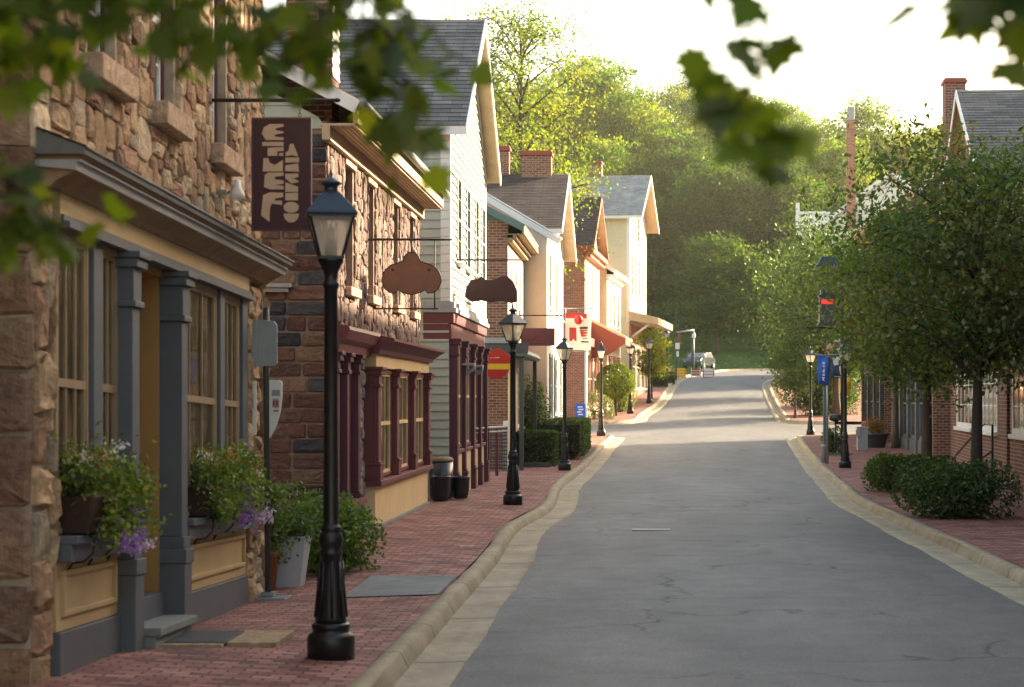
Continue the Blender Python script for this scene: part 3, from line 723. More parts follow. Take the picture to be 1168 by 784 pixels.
stones(q,(.02,L1,-.1),(-1,0,0),(0,1,0),6.5,7.0,.1,(4,8),(3,4),STONEPAL,.05,sg,(),.03,.2,.012)
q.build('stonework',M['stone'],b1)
for a,b,c,d in upw:
    q=MB(1,SH,SY); q.box(-.05,.16,a-.1,b+.1,c-.2,c-.01,(.50,.35,.24)); q.build('window_sill',M['stone'],b1,bevel=.012)
for a,b,c,d in upw: window(b1,0,a,b,c,d,1,2,4,'maroon','white','glass',None,.06,.05,inset=.13,shear=SH,ys=SY)
# shopfront: bases
def base_panel(par,y0,y1):
    g=MB(1,SH,SY); g.box(-.1,.07,y0,y1,-.3,.30); g.box(-.1,.15,y0,y1,.78,.90); g.box(-.1,.19,y0-.0,y1,.90,.96); g.build('plinth',M['grey_paint'],par,bevel=.008)
    g=MB(1,SH,SY); g.box(-.1,.04,y0,y1,.302,.778)
    a,b=y0+.12,y1-.12
    for (p,q_,r,s) in ((a,b,.40,.44),(a,b,.68,.72),(a,a+.04,.44,.68),(b-.04,b,.44,.68)): g.box(.03,.068,p,q_,r,s)
    g.build('panel',M['yellow_paint'],par,bevel=.006)
base_panel(b1,.42,2.0); base_panel(b1,3.85,6.75)
for y0,y1 in ((.42,1.2),(1.5,2.0),(3.85,5.42),(5.68,6.45)):
    w_=window(b1,.0,y0,y1,.97,3.06,1,3 if y1-y0>.7 else 2,2,'sash_wood','sash_wood','glass_shop',None,.05,.04,shear=SH,ys=SY)
g=MB(1,SH,SY)
for y0,y1 in ((1.2,1.5),(5.42,5.68),(6.45,6.75)): g.box(-.05,.07,y0+.03,y1-.03,.96,3.08)
g.build('mullion',M['grey_paint'],b1,bevel=.006)
for y in (2.09,3.68): column(b1,'grey_paint',.15,y,.21,.28,-.2,3.06,1,SH,SY,base=1.02,cap=.42)
# doorway recess
g=MB(1,SH,SY); g.box(-.9,-.03,2.22,2.26,-.1,3.08); g.box(-.9,-.03,3.5,3.54,-.1,3.08); g.box(-.9,-.0,2.26,3.5,3.0,3.08); g.box(-.94,-.9,2.2,3.56,.1,3.0)
g.build('doorway',M['door_ochre'],b1)
g=MB(1,SH,SY); g.box(-.9,-.86,2.5,3.25,.2,2.25)
for (a,b,c,d) in ((2.58,2.84,.3,.95),(2.92,3.17,.3,.95),(2.58,3.17,1.05,2.15)): g.box(-.862,-.845,a,b,c,d)
do=g.build('door',M['door_ochre'],b1,bevel=.006)
g=MB(1,SH,SY); g.lathe([(.001,0),(.03,.01),(.035,.03),(.02,.05),(.001,.055)],(-.83,3.1,1.05),10); g.build('handle',M['iron'],do)
g=MB(1,SH,SY); g.box(-.9,.02,2.262,3.498,-.2,.36); g.build('kick_board',M['grey_paint'],b1,bevel=.004)
g=MB(1,SH,SY); g.box(-.85,.30,2.26,3.5,.10,.17); g.box(-.85,.26,2.27,3.49,-.2,.10)
g.build('doorstep',M['slab'],b1,bevel=.012)
# head beam, frieze, cornice
cornice(b1,'grey_paint',[(-.05,3.06),(.14,3.06),(.14,3.10),(.10,3.11),(.10,3.15),(-.05,3.15)],.40,6.76,1,SH,SY,'beam')
cornice(b1,'yellow_paint',[(-.05,3.15),(.075,3.15),(.075,3.35),(-.05,3.35)],.40,6.76,1,SH,SY,'frieze')
cornice(b1,'wood',[(-.05,3.30),(.10,3.30),(.13,3.335),(.26,3.40),(.26,3.43),(-.05,3.43)],.10,L1-.1,1,SH,SY,'cornice_soffit')
cornice(b1,'grey_light',[(-.05,3.43),(.275,3.402),(.285,3.45),(.31,3.46),(.31,3.47),(-.05,3.47)],.06,L1-.06,1,SH,SY,'cornice')
cornice(b1,'wood',[(-.05,3.47),(.295,3.47),(.32,3.50),(-.05,3.50)],.08,L1-.08,1,SH,SY,'cornice_band')
cornice(b1,'cap',[(-.05,3.50),(.345,3.50),(.355,3.545),(.04,3.66),(-.05,3.66)],.02,L1-.02,1,SH,SY,'cornice_cap')
g=MB(1,SH,SY)
for k in range(2):
    x0,x1,z0,z1=[(.365,.2,3.553,3.612),(.21,.03,3.615,3.68)][k]
    y=.0
    while y<L1-.02:
        e=min(L1,y+sg.uniform(.16,.3)); h=sg.uniform(0,.006); g.box(x1,x0,y+.004,e,z0-.012+h,z0+h) if False else g.add([(x0,y+.003,z0+h),(x0,e,z0+h),(x1,e,z1),(x1,y+.003,z1),(x0,y+.003,z0-.012),(x0,e,z0-.012)],[(0,1,2,3),(4,5,1,0)]); y=e
g.build('cornice_shingles',M['shingle_dark'],b1)
g=MB(); g.prism([(.35,-.3,6.85),(-3.5,-.3,9.2),(-7.35,-.3,6.85),(-7.35,-.3,6.7),(.35,-.3,6.7)],(0,L1+.4,-.2)); g.build('roof',M['roof_slate'],b1)

# ================================================================== LEFT: brown block house with burgundy shopfront
b2=thing('stone_house','brown rubble stone house with red metal roof and burgundy shopfront bay beside the clapboard house','building',(-4.05,25.0,0))
L2=10.6; uw=[(1.55,2.35,3.55,5.22),(3.75,4.5,3.55,5.22),(6.75,7.5,3.55,5.22),(9.05,9.75,3.55,5.22)]
mb=MB(); wallx(mb,0,0,L2,2.6,5.7,uw,.2); wallx(mb,0,2.45,3.2,-.3,2.6); wallx(mb,0,0,.3,-.3,2.6); wallx(mb,-.05,.3,2.45,-.3,2.7)
mb.build('wall',M['mortar_brown'],b2); mb=MB()
mb.add([(0,0,-.3),(-8,0,-.3),(-8,0,5.6),(0,0,5.6)],[(0,1,2,3)]); mb.build('side_wall',M['mortar_brown'],b2); mb=MB(); mb.add([(0,L2,-.3),(-8,L2,-.3),(-8,L2,5.6),(-4,L2,8.0),(0,L2,5.6)],[(0,1,2,3,4)]); mb.add([(-8,0,-.3),(-8,L2,-.3),(-8,L2,5.6),(-8,0,5.6)],[(0,1,2,3)])
mb.build('rear_wall',M['mortar_brown'],b2)
q=MB()
stones(q,(0,0,2.75),(0,1,0),(1,0,0),L2,2.9,.06,(3,7),(3,6),RUBPAL,.03,sg,[(a-.02,b+.02,c-2.75-.12,d-2.75+.16) for a,b,c,d in uw],.12,.3,.006)
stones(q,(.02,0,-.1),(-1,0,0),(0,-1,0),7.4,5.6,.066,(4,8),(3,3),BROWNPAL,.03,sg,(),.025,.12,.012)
stones(q,(0,2.46,-.1),(0,1,0),(1,0,0),.73,2.7,.06,(3,6),(3,5),[(.32,.30,.27),(.27,.26,.24),(.36,.33,.28)],.05,sg,(),.06,.25,.008)
q.build('stonework',M['stone'],b2)
for a,b,c,d in uw:
    q=MB(); q.box(-.05,.12,a-.09,b+.09,c-.13,c-.005,(.55,.37,.26)); q.build('window_sill',M['stone'],b2,bevel=.01)
    q=MB(); q.box(-.05,.05,a-.1,b+.1,d+.005,d+.16,(.58,.44,.30)); q.build('lintel',M['stone'],b2,bevel=.01)
for a,b,c,d in uw: window(b2,0,a,b,c,d,1,2,4,'maroon','maroon','glass',None,.06,.06,inset=.15)
q=MB(); clap(q,(-7.9,-.004,0),(1,0,0),(0,-1,0),5.5,7.9,lambda z:max(0,(z-5.6)/.53)+.05 if z>5.6 else .0,lambda z:7.9-max(0,(z-5.6)/.53),.15,.022); q.build('gable_boards',M['greensiding'],b2)
slab_roof('roof',M['roof_red'],b2,(.5,-.35,5.82),(.5,L2+.05,5.82),(-4,L2+.05,8.2),(-4,-.35,8.2),1,.08,.45,.006)
slab_roof('roof',M['roof_red'],b2,(-8.5,L2+.05,5.82),(-8.5,-.35,5.82),(-4,-.35,8.2),(-4,L2+.05,8.2),1,.08,.45,.006)
q=MB(); board(q,(.5,-.36,5.80),(-4,-.36,8.18),.17,.03,out=(0,-1,0)); board(q,(-8.5,-.36,5.80),(-4,-.36,8.18),.17,.03,out=(0,-1,0)); q.build('rake_board',M['white'],b2,bevel=.005)
q=MB(); q.box(-.02,.42,-.3,L2,5.50,5.53)
for k in range(7): q.box(.003+k*.06,.006+k*.06,-.3,L2,5.488,5.502)
q.box(.40,.455,-.3,L2,5.53,5.74); q.box(0,.10,-.3,L2,5.32,5.50); q.build('soffit',M['soffit'],b2)
q=MB(); q.tube([(.53,-.36,5.78),(.53,L2+.02,5.76)],.06,10); q.build('gutter_pipe',M['grey_light'],b2)
q=MB(); q.box(-.75,-.13,1.3,1.9,5.2,8.3); q.box(-.8,-.08,1.25,1.95,8.1,8.25); ch=q.build('chimney',M['brick'],b2)
q=MB(); clap(q,(-.128,1.3,0),(0,1,0),(1,0,0),6.4,8.08,lambda z:0,lambda z:.6,.13,.02); q.build('chimney_boards',M['white'],ch)
q=MB(); q.box(-.95,-.42,-.14,-.04,3.44,3.49); q.box(-.9,-.47,-.1,-.04,3.38,3.44); q.build('ledge',M['grey_light'],b2)
# first shop window group
for y in (.42,1.3,2.32): column(b2,'maroon',.10,y,.2,.2,.35,2.62,1,base=.35,cap=.28)
for y0,y1 in ((.54,1.18),(1.42,2.2)): window(b2,-.05,y0,y1,.62,2.55,1,2,3,'burgundy','cream','glass_shop',None,.05,.05)
q=MB(); q.box(-.05,.2,.3,2.45,.52,.60); q.build('shop_sill',M['burgundy'],b2,bevel=.006)
q=MB(); q.box(-.05,.06,.3,2.45,-.3,.52); q.build('shop_base',M['cream'],b2)
q=MB(); q.box(-.05,.16,2.43,3.1,-.3,.22); q.build('pier_base',M['slab'],b2,bevel=.015)
cornice(b2,'burgundy',[(-.02,2.62),(.14,2.62),(.16,2.72),(.24,2.78),(.30,2.9),(.28,2.95),(-.02,2.99)],.12,3.2,1,name='cornice')
# bay
B0,B1_=3.2,10.3
q=MB(); q.box(-.1,.24,B0,B1_,-.3,.12); q.build('bay_plinth',M['slab'],b2,bevel=.01)
q=MB(); q.box(-.1,.20,B0+.04,B1_-.04,.12,.72); q.box(-.1,.22,B0+.02,B1_-.02,2.46,2.66); q.box(-.1,.12,B0+.05,B1_-.05,.72,2.46); q.build('bay_panel',M['cream'],b2,bevel=.006)
q=MB(); q.box(-.1,.30,B0-.04,B1_+.04,.72,.80); q.build('bay_sill',M['burgundy'],b2,bevel=.008)
for y in (B0+.17,5.55,7.85,B1_-.17): column(b2,'burgundy',.25,y,.3,.2,.8,2.47,1,base=.28,cap=.3)
q=MB(); q.box(.0,.21,B0,B0+.3,.8,2.46); q.build('bay_corner',M['burgundy'],b2)
for y0,y1 in ((3.55,5.38),(5.72,7.68),(8.02,9.95)): window(b2,.12,y0,y1,.82,2.44,1,3,2,'burgundy','cream','glass_shop',None,.06,.05)
cornice(b2,'burgundy',[(-.02,2.66),(.28,2.66),(.30,2.72),(.42,2.80),(.50,2.84),(.50,2.88),(-.02,2.98)],B0-.15,B1_+.12,1,name='bay_cornice')

# ================================================================== LEFT: tall clapboard gabled house
def gable_front(name,label,loc,rz,L,D,eave,ridge,side,front,sidew,roofm,trim,fo=.4,eo=.28,clapf=True,claps=True,z0f=0,z0s=0,course=.15,deck='soffit',ry=None,corner=True,back=True):
    t=thing(name,label,'building',loc,rz); ry=ry if ry is not None else L/2; sl=(ridge-eave)/ry; sl2=(ridge-eave)/(L-ry)
    mb=MB(side)
    F_=[(0,0,-.4),(0,L,-.4),(0,L,eave),(0,ry,ridge),(0,0,eave)]
    B_=[(-D,y,z) for _,y,z in F_]
    mb.poly(F_); w1=mb.build('wall',M[front],t); mb=MB(side); mb.poly(B_[::-1]); mb.build('rear_wall',M[sidew],t)
    m2=MB(side); m2.add([(0,0,-.4),(-D,0,-.4),(-D,0,eave),(0,0,eave)],[(0,1,2,3)]); m2.build('side_wall',M[sidew],t); m2=MB(side); m2.add([(0,L,-.4),(-D,L,-.4),(-D,L,eave),(0,L,eave)],[(0,1,2,3)]); m2.build('side_wall',M[sidew],t)
    if clapf:
        q=MB(side); clap(q,(.004,0,0),(0,1,0),(1,0,0),z0f,ridge-.05,lambda z:max(0,(z-eave)/sl),lambda z:L-max(0,(z-eave)/sl2),course,.034); q.build('front_boards',M[front],t)
    if claps:
        q=MB(side); clap(q,(-D,-.004,0),(1,0,0),(0,-1,0),z0s,eave-.05,lambda z:0,lambda z:D,course,.034); q.build('side_boards',M[sidew],t)
    h1=eave-eo*sl; h2=eave-eo*sl2
    slab_roof('roof',M[roofm],t,(fo,-eo,h1+.12),(-D-.2,-eo,h1+.12),(-D-.2,ry,ridge+.12),(fo,ry,ridge+.12),side,.1,.2,.016,M[deck])
    slab_roof('roof',M[roofm],t,(-D-.2,L+eo,h2+.12),(fo,L+eo,h2+.12),(fo,ry,ridge+.12),(-D-.2,ry,ridge+.12),side,.1,.2,.016,M[deck])
    q=MB(side)
    board(q,(fo,-eo-.01,h1+.13),(fo,ry,ridge+.13),.2,.035,out=(1,0,0)); board(q,(fo,L+eo+.01,h2+.13),(fo,ry,ridge+.13),.2,.035,out=(1,0,0))
    board(q,(-D-.2,-eo-.003,h1+.10),(fo+.03,-eo-.003,h1+.10),.16,.03,out=(0,-1,0))
    board(q,(.02,0,eave-.02),(.02,ry,ridge-.02),.16,.03,out=(1,0,0)); board(q,(.02,L,eave-.02),(.02,ry,ridge-.02),.16,.03,out=(1,0,0))
    q.build('rake_board',M[trim],t,bevel=.006)
    if corner:
        q=MB(side); q.box(-.16,.035,-.035,.14,z0f,eave-.05); q.box(-.02,.035,L-.14,L+.035,z0f,eave-.05); q.build('corner_board',M[trim],t,bevel=.005)
    return t
b3=gable_front('clapboard_house','tall grey green clapboard house with dark slate gabled roof and maroon porch pillars',(-3.7,37.7,.06),0,8.8,9,7.3,10.1,1,'litsiding','greensiding','roof_slate','white',.35,.28,z0f=3.85,z0s=0.0,course=.17)
for y in (1.4,3.55,5.75,7.6): window(b3,.036,y,y+.85,4.7,6.5,1,2,4,'white','teal','glass',('white',.06),.06,.010)
q=MB(); q.box(-.5,.10,-.06,8.2,3.42,3.62); q.box(-.5,.05,-.03,8.15,3.1,3.42); q.build('belt',M['burgundy'],b3,bevel=.008)
q=MB(); q.box(-.5,.15,-.1,8.3,3.622,3.72); q.box(-.5,.11,-.07,8.28,3.72,3.84); q.build('belt_cap',M['grey_light'],b3,bevel=.008)
for y in (.2,2.0,4.1,5.9,7.6):
    column(b3,'maroon',.16,y,.26,.3,0,3.12,1,base=.5,cap=.34)
    if y in (2.0,4.1):
        q=MB(); q.box(.05,.34,y-.2,y+.2,2.62,2.67); q.tube([(.1,y,2.5),(.22,y,2.5),(.3,y,2.56),(.3,y,2.62)],.05,8); q.build('pillar_bracket',M['grey_light'],b3,bevel=.01)
for y0,y1 in ((.4,1.8),(2.2,3.9),(4.3,5.7),(6.1,7.4)):
    window(b3,.03,y0,y1,.95,3.05,1,2,2,'maroon','cream','glass_shop' if y0>1 else 'glass_pale',None,.08,.06)
q=MB()
for y0,y1 in ((.38,1.82),(2.18,3.92),(4.28,5.72),(6.08,7.42)): q.box(-.1,.09,y0,y1,-.3,.86)
q.build('shop_base',M['cream'],b3,bevel=.01)
q=MB()
for y0,y1 in ((.36,1.84),(2.16,3.94),(4.26,5.74),(6.06,7.44)): q.box(-.1,.14,y0,y1,.86,.93)
q.build('shop_sill',M['burgundy'],b3,bevel=.006)

# ================================================================== LEFT: small brick house with eave to the street
def gable_side(name,label,loc,rz,L,D,eave,slope,side,front,sidew,roofm,trim,eo=.5,go=.3,gabm=None,course=.2,soff='wood',z0g=None,clapf=False,clapg=False):
    t=thing(name,label,'building',loc,rz); rdg=eave+slope*D/2
    mb=MB(side); mb.add([(0,0,-.4),(0,L,-.4),(0,L,eave),(0,0,eave)],[(0,1,2,3)]); mb.build('wall',M[front],t)
    mb=MB(side); mb.add([(0,0,-.4),(-D,0,-.4),(-D,0,eave),(0,0,eave)],[(0,1,2,3)]); mb.build('side_wall',M[sidew],t); mb=MB(side); mb.add([(0,L,-.4),(0,L,eave),(-D/2,L,rdg),(-D,L,eave),(-D,L,-.4)],[(0,1,2,3,4)]); mb.add([(-D,0,-.4),(-D,L,-.4),(-D,L,eave),(-D,0,eave)],[(0,1,2,3)]); mb.build('side_wall',M[sidew],t)
    mb=MB(side); mb.poly([(.0,-.012,eave),(-D/2,-.012,rdg),(-D,-.012,eave)]); mb.build('gable',M[gabm or sidew],t)
    if clapf:
        q=MB(side); clap(q,(.004,0,0),(0,1,0),(1,0,0),0,eave-.02,lambda z:0,lambda z:L,.15,.022); q.build('front_boards',M[front],t)
    if clapg:
        q=MB(side); clap(q,(-D,-.016,0),(1,0,0),(0,-1,0),0,rdg-.05,lambda z:max(0,(z-eave)/slope),lambda z:D-max(0,(z-eave)/slope),.15,.022); q.build('side_boards',M[sidew],t)
    h=eave-eo*slope+.1
    slab_roof('roof',M[roofm],t,(eo,-go,h),(eo,L+.1,h),(-D/2,L+.1,rdg+.1),(-D/2,-go,rdg+.1),side,.08,course,.014)
    slab_roof('roof',M[roofm],t,(-D-eo,L+.1,h),(-D-eo,-go,h),(-D/2,-go,rdg+.1),(-D/2,L+.1,rdg+.1),side,.08,course,.014)
    q=MB(side); board(q,(eo,-go-.01,h+.02),(-D/2,-go-.01,rdg+.12),.2,.03,out=(0,-1,0)); board(q,(-D-eo,-go-.01,h+.02),(-D/2,-go-.01,rdg+.12),.2,.03,out=(0,-1,0)); q.build('rake_board',M[trim],t,bevel=.006)
    q=MB(side); q.box(-.02,eo-.08,-go+.02,L,eave-eo*slope-.16,eave-eo*slope-.13); q.box(eo-.1,eo-.03,-go+.02,L+.05,eave-eo*slope-.13,h+.0); q.box(0,.16,-go+.03,L,eave-eo*slope-.36,eave-eo*slope-.16); q.box(0,.26,-go+.03,L,eave-eo*slope-.25,eave-eo*slope-.162); q.build('cornice',M[soff],t,bevel=.006)
    return t
b4=gable_side('brick_cottage','narrow brick house with teal gable and wooden eave beside the hedge',(-3.65,54,.03),0,7.4,7,6.95,.5,1,'cream','brick','roof_slate','teal',.5,.3,'teal')
for y in (1.1,3.2,5.4): window(b4,.003,y,y+.8,3.95,5.8,1,2,4,'white','white','glass',('white',.07),.07,.012)
for y in (4.2,6.0): window(b4,.003,y,y+1.0,1.1,2.9,1,2,3,'white','white','glass',('white',.07),.07,.012)
q=MB(); q.box(-.1,.06,1.2,2.2,.1,2.6); q.box(.06,.08,1.3,2.1,1.4,2.4); q.build('door',M['maroon'],b4,bevel=.008)
q=MB(); q.prism([(-1.0,-1.2,3.55),(-1.0,-1.2,3.28),(.55,-1.2,3.12),(.62,-1.2,3.2),(.55,-1.2,3.32)],(0,7.2,0)); q.box(-1.0,.5,-1.17,-.03,3.02,3.12) if False else None
q.build('porch_roof',M['teal'],b4,bevel=.01)
q=MB(); q.box(-1.02,.64,-1.24,-1.2,3.22,3.5); q.build('porch_fascia',M['darkmetal'],b4,bevel=.006)
q=MB(); q.box(-1.0,.35,-1.22,-1.18,3.45,3.64); q.build('porch_flashing',M['grey_light'],b4)
for y in (-1.0,5.8):
    q=MB(); q.box(.38,.5,y,y+.12,0,3.14); q.build('porch_post',M['darkmetal'],b4,bevel=.008)

# ================================================================== LEFT: white stucco gabled house
b5=gable_front('stucco_house','bright white stucco gabled house with dark brown shingle roof behind the clipped hedges',(-2.95,62,.1),0,13.6,8,7.35,9.7,1,'stucco','peach','roof_brown','white',.5,.3,False,False,corner=False,ry=6.0)
for y in (2.2,7.0,11): window(b5,.003,y,y+.95,4.9,6.8,1,2,4,'grey_light','teal','glass',('white',.08),.07,.012,shut=None)
for y in (2.2,6.0,10.4): window(b5,.003,y,y+1.1,1.3,3.4,1,2,4,'white','white','glass',('white',.08),.07,.012,shut='teal')
q=MB(); q.box(-.25,.03,-.03,.22,0,7.2); q.box(-.1,.04,-.03,13.6,7.0,7.25); q.build('pilaster_strip',M['white'],b5,bevel=.008)
q=MB(); q.prism([(.02,-.35,7.2),(-4.2,-.35,9.7),(-4.2,-.35,0),(.02,-.35,0)],(0,.34,0)); q.build('cheek_wall',M['peach'],b5)
q=MB(); board(q,(.5,-.36,7.0),(-4.2,-.36,9.78),.2,.05,out=(0,-1,0)); q.prism([(.5,-.4,7.02),(-4.2,-.4,9.8),(-4.2,-.4,9.85),(.5,-.4,7.07)],(0,.6,0)); q.build('rake_trim',M['white'],b5,bevel=.006)
def chimney(par,x0,x1,y0,y1,z0,z1,mat='brick',side=1,cap='redbrown',flue=None):
    q=MB(side); q.box(x0,x1,y0,y1,z0,z1-.16); c=q.build('chimney',M[mat],par)
    q=MB(side); q.box(x0-.05,x1+.05,y0-.05,y1+.05,z1-.162,z1-.06); q.box(x0-.02,x1+.02,y0-.02,y1+.02,z1-.06,z1); q.build('chimney_cap',M[cap],c,bevel=.01)
    return c
chimney(b5,-1.15,-.1,5.6,6.4,9.0,10.6)
chimney(b5,-2.05,-1.62,6.2,6.7,9.0,10.85)

# ================================================================== LEFT, beyond the cross street
b6=gable_front('brick_gable_house','orange red brick gabled house with red trim and awning just past the cross street',(-2.55,92.3,.98),R(-3.4),8.6,7,8.4,11.0,1,'creamsiding','brick_warm','roof_brown','redbrown',.45,.3,False,False,corner=False)  # cream front paints in the sunlit look of the brick
for y in (1.2,3.8,6.4): window(b6,.003,y,y+.9,5.6,7.6,1,2,4,'white','white','glass',('white',.08),.07,.012)
q=MB(); q.box(-.1,.45,-.35,8.7,8.0,8.25); q.box(-.1,.3,-.2,8.6,7.8,8.0); q.build('cornice',M['redbrown'],b6,bevel=.01)
q=MB(); q.box(-1.6,.25,-.12,8.6,3.55,3.95); q.build('shop_beam',M['redbrown'],b6,bevel=.01)
q=MB(); q.box(-.02,.08,-.05,.4,0,3.55); q.box(-.02,.08,3.9,4.3,0,3.55); q.box(-.02,.08,8.2,8.6,0,3.55); q.build('shop_pier',M['white'],b6)
for y0,y1 in ((.5,2.2),(2.4,3.8),(4.4,6.2),(6.4,8.1)): window(b6,.003,y0,y1,.7,3.3,1,2,2,'redbrown','cream','glass_shop',None,.1,.05)
q=MB(); q.prism([(0,3.4,5.0),(1.75,3.4,4.1),(1.75,3.4,4.0),(0,3.4,4.85)],(0,5.0,0)); aw=q.build('awning',M['cream'],b6)
q=MB(); q.add([(0,3.38,4.85),(1.72,3.38,4.0),(1.72,3.38,3.75),(.9,3.38,3.2),(0,3.38,3.0)],[(0,1,2,3,4)]); q.box(1.66,1.72,3.4,8.4,3.7,4.02); q.build('awning_valance',M['redbrown'],aw)
b7=gable_side('white_cottage','low white clapboard house with pale grey roof squeezed before the tall cream house',(-1.67,102,1.3),R(-5),7.6,6,7.7,.6,1,'offwhite','creamsiding','roof_grey','white',.5,.3,None,.2,'white',clapf=True,clapg=True)
for y in (1.2,3.4,5.6): window(b7,.036,y,y+.8,4.6,6.5,1,2,4,'white','white','glass',('white',.08),.07,.012)
for y in (.8,3.2,5.4): window(b7,.036,y,y+1.3,.8,3.0,1,2,3,'redbrown','white','glass_shop',('white',.08),.08,.05)
q=MB(); q.prism([(0,.2,4.2),(1.5,.2,3.5),(1.5,.2,3.38),(0,.2,4.05)],(0,7.2,0)); q.build('awning',M['wood'],b7,bevel=.01)
b8=gable_front('cream_house','tall cream clapboard house with pale grey roof ending the left row',(-.53,112,1.85),R(-5.5),10.5,10,10.9,13.6,1,'creamsiding','creamsiding','roof_grey','white',.8,.5,True,True,z0f=4.6,course=.18)
for y in (.9,3.2,5.5,7.8): window(b8,.036,y,y+1.0,6.2,8.7,1,2,4,'white','white','glass',('white',.1),.07,.012)
window(b8,.036,4.6,5.9,9.6,11.2,1,2,4,'white','white','glass',('white',.1),.07,.012)
q=MB(); q.box(-.02,.10,0,10.5,0,4.5); q.build('shop_wall',M['brick_warm'],b8)
for y0,y1 in ((.5,2.6),(3.1,5.2),(6.0,8.0),(8.4,10.1)): window(b8,.103,y0,y1,.7,3.4,1,2,2,'white','cream','glass_shop',None,.12,.05)
q=MB(); q.prism([(0,-.2,5.25),(1.7,-.2,4.85),(1.7,-.2,4.45),(1.5,-.2,4.45),(0,-.2,4.7)],(0,11,0)); q.build('canopy',M['soffit'],b8,bevel=.01)
for y in (.1,5.2,10.3):
    q=MB(); q.tube([(0,y,3.6),(1.3,y,4.6)],.07,6); q.build('canopy_bracket',M['white'],b8)
chimney(b8,-3,-2.2,5,5.8,12.5,14.6)

# ================================================================== RIGHT side of the street
r0=gable_side('added_brick_store','dark red brick store with white windows added out of view on the right to shade the near street',(7.9,5,0),0,29,9,11.0,.5,-1,'brick_right','brick_right','roof_slate','white',.4,.3)  # unseen store, added and raised to shade the near shop and road
for k in range(6): window(r0,.003,1.6+k*4.6,4.2+k*4.6,1.2,3.0,-1,4,3,'white','white','glass_warm',('white',.08),.09,.06)
for k in range(6): window(r0,.003,2.2+k*4.6,3.4+k*4.6,4.3,6.0,-1,2,4,'white','white','glass',('white',.08),.09,.06)
r1=gable_front('brick_gable_store','dark red brick gabled building with white paned windows behind the right street trees',(8.31,43.5,0),R(-4),16,11,5.8,10.15,-1,'brick_right','brick_right','roof_slate','white',.35,.3,False,False,corner=False,ry=8.2)
for y0,y1,c in ((1.6,6.4,5),(7.2,11.6,4)): window(r1,.003,y0,y1,1.22,3.0,-1,c,3,'white','white','glass_warm',('white',.10),.10,.03)
for y in (1.2,5,9,12.5): window(r1,.003,y,y+1.1,4.0,5.4,-1,2,4,'white','white','glass',('white',.08),.09,.04)
q=MB(-1); q.box(-.05,.5,13.9,15.6,-.3,3.6); q.box(-.05,.57,13.8,15.7,3.6,3.8); q.build('pier',M['brick_right'],r1)
q=MB(-1); q.box(-.05,.05,6.6,7.0,-.3,5.8); q.build('pilaster',M['brick_right'],r1)
q=MB(-1); q.prism([(.01,1.0,6.1),(.01,8.2,9.9),(.01,15.2,6.1)],(.05,0,0)); q.build('gable_panel',M['redbrown'],r1)
r1b=gable_side('brick_annex','low dark red brick building with wide white window beside the right tree bed',(7.95,34.3,0),R(-2.5),9,8,6.3,.45,-1,'brick_right','brick_right','roof_slate','white',.3,.2)
for y0,y1 in ((.8,4.4),(5.3,8.5)): window(r1b,.003,y0,y1,1.22,3.0,-1,4,3,'white','white','glass_warm',('white',.10),.10,.03)
r2=gable_side('grey_shop','brick house with slate grey painted shopfront and steep roof beyond the brick gable store',(9.3,61.5,.1),R(-1),9.4,8,8.9,.85,-1,'brick_right','brick_right','roof_slate','white',.5,.3,None)
def shopfront(par,side,L,mat,y0=0,h=3.4,bays=3,gl='glass_shop',zb_=0):
    q=MB(side); q.box(-.05,.12,y0,y0+L,h-.55,h); q.box(-.05,.25,y0-.05,y0+L+.05,h,h+.12); q.box(-.05,.1,y0,y0+L,-.3,.55)
    for k in range(bays+1): y=lerp(y0+.12,y0+L-.12,k/bays); q.box(-.05,.16,y-.14,y+.14,-.3,h-.552)
    q.build('shopfront',M[mat],par,bevel=.01)
    for k in range(bays):
        a=lerp(y0+.12,y0+L-.12,k/bays)+.16; b=lerp(y0+.12,y0+L-.12,(k+1)/bays)-.16
        window(par,.003,a,b,.56,h-.56,side,2,2,mat,mat,gl,None,.08,.05)
shopfront(r2,-1,9.3,'grey_paint',.05,3.5,4,'glass_shop')
for y in (1,4,7): window(r2,.003,y,y+1.1,4.4,6.3,-1,2,4,'white','white','glass',('white',.08),.09,.06)
chimney(r2,-1.2,-.55,.4,1.1,8.8,12.2,'brick_right',-1)
q=MB(-1); q.box(-1.6,-.3,-.05,-.02,7.6,8.8); q.build('gable_siding',M['blue'] if False else M['grey_light'],r2)
r3=gable_side('corner_shop','brick corner shop with maroon awning before the right cross street',(9.1,71.3,.25),R(-1),7.2,7,8.6,.7,-1,'brick_right','brick_right','roof_brown','redbrown',.5,.3)
shopfront(r3,-1,7.0,'darkmetal',.1,3.3,3,'glass_shop')
q=MB(-1); q.box(0,.5,1,3.4,-.2,.9); q.build('bay_base',M['brick_right'],r3,bevel=.01)
q=MB(-1); q.prism([(0,.3,4.9),(1.6,.3,3.9),(1.6,.3,3.75),(0,.3,3.6)],(0,6.5,0)); q.build('awning',M['burgundy'],r3)
r4=gable_side('white_house','white clapboard house with slender tall brick chimney seen over the right trees',(13.44,140,.88),R(-3),12,7,9.9,.75,-1,'offwhite','offwhite','roof_grey','white',.3,.2,None,.2,'white',clapg=True)
q=MB(-1); q.box(-1.65,-1.18,-.30,.2,9.6,15.2); ch=q.build('chimney',M['brick_warm'],r4); q=MB(-1); q.box(-1.6,-1.23,-.25,.15,15.2,15.9); q.build('chimney_pot',M['grey_light'],ch,bevel=.03)
q=MB(-1); q.box(-.3,1.3,.4,3.2,0,10.4); q.box(-.36,1.36,.34,3.26,10.4,10.55); q.box(1.22,1.42,.3,.5,9.2,11.0); q.build('porch_tower',M['white'],r4,bevel=.01)
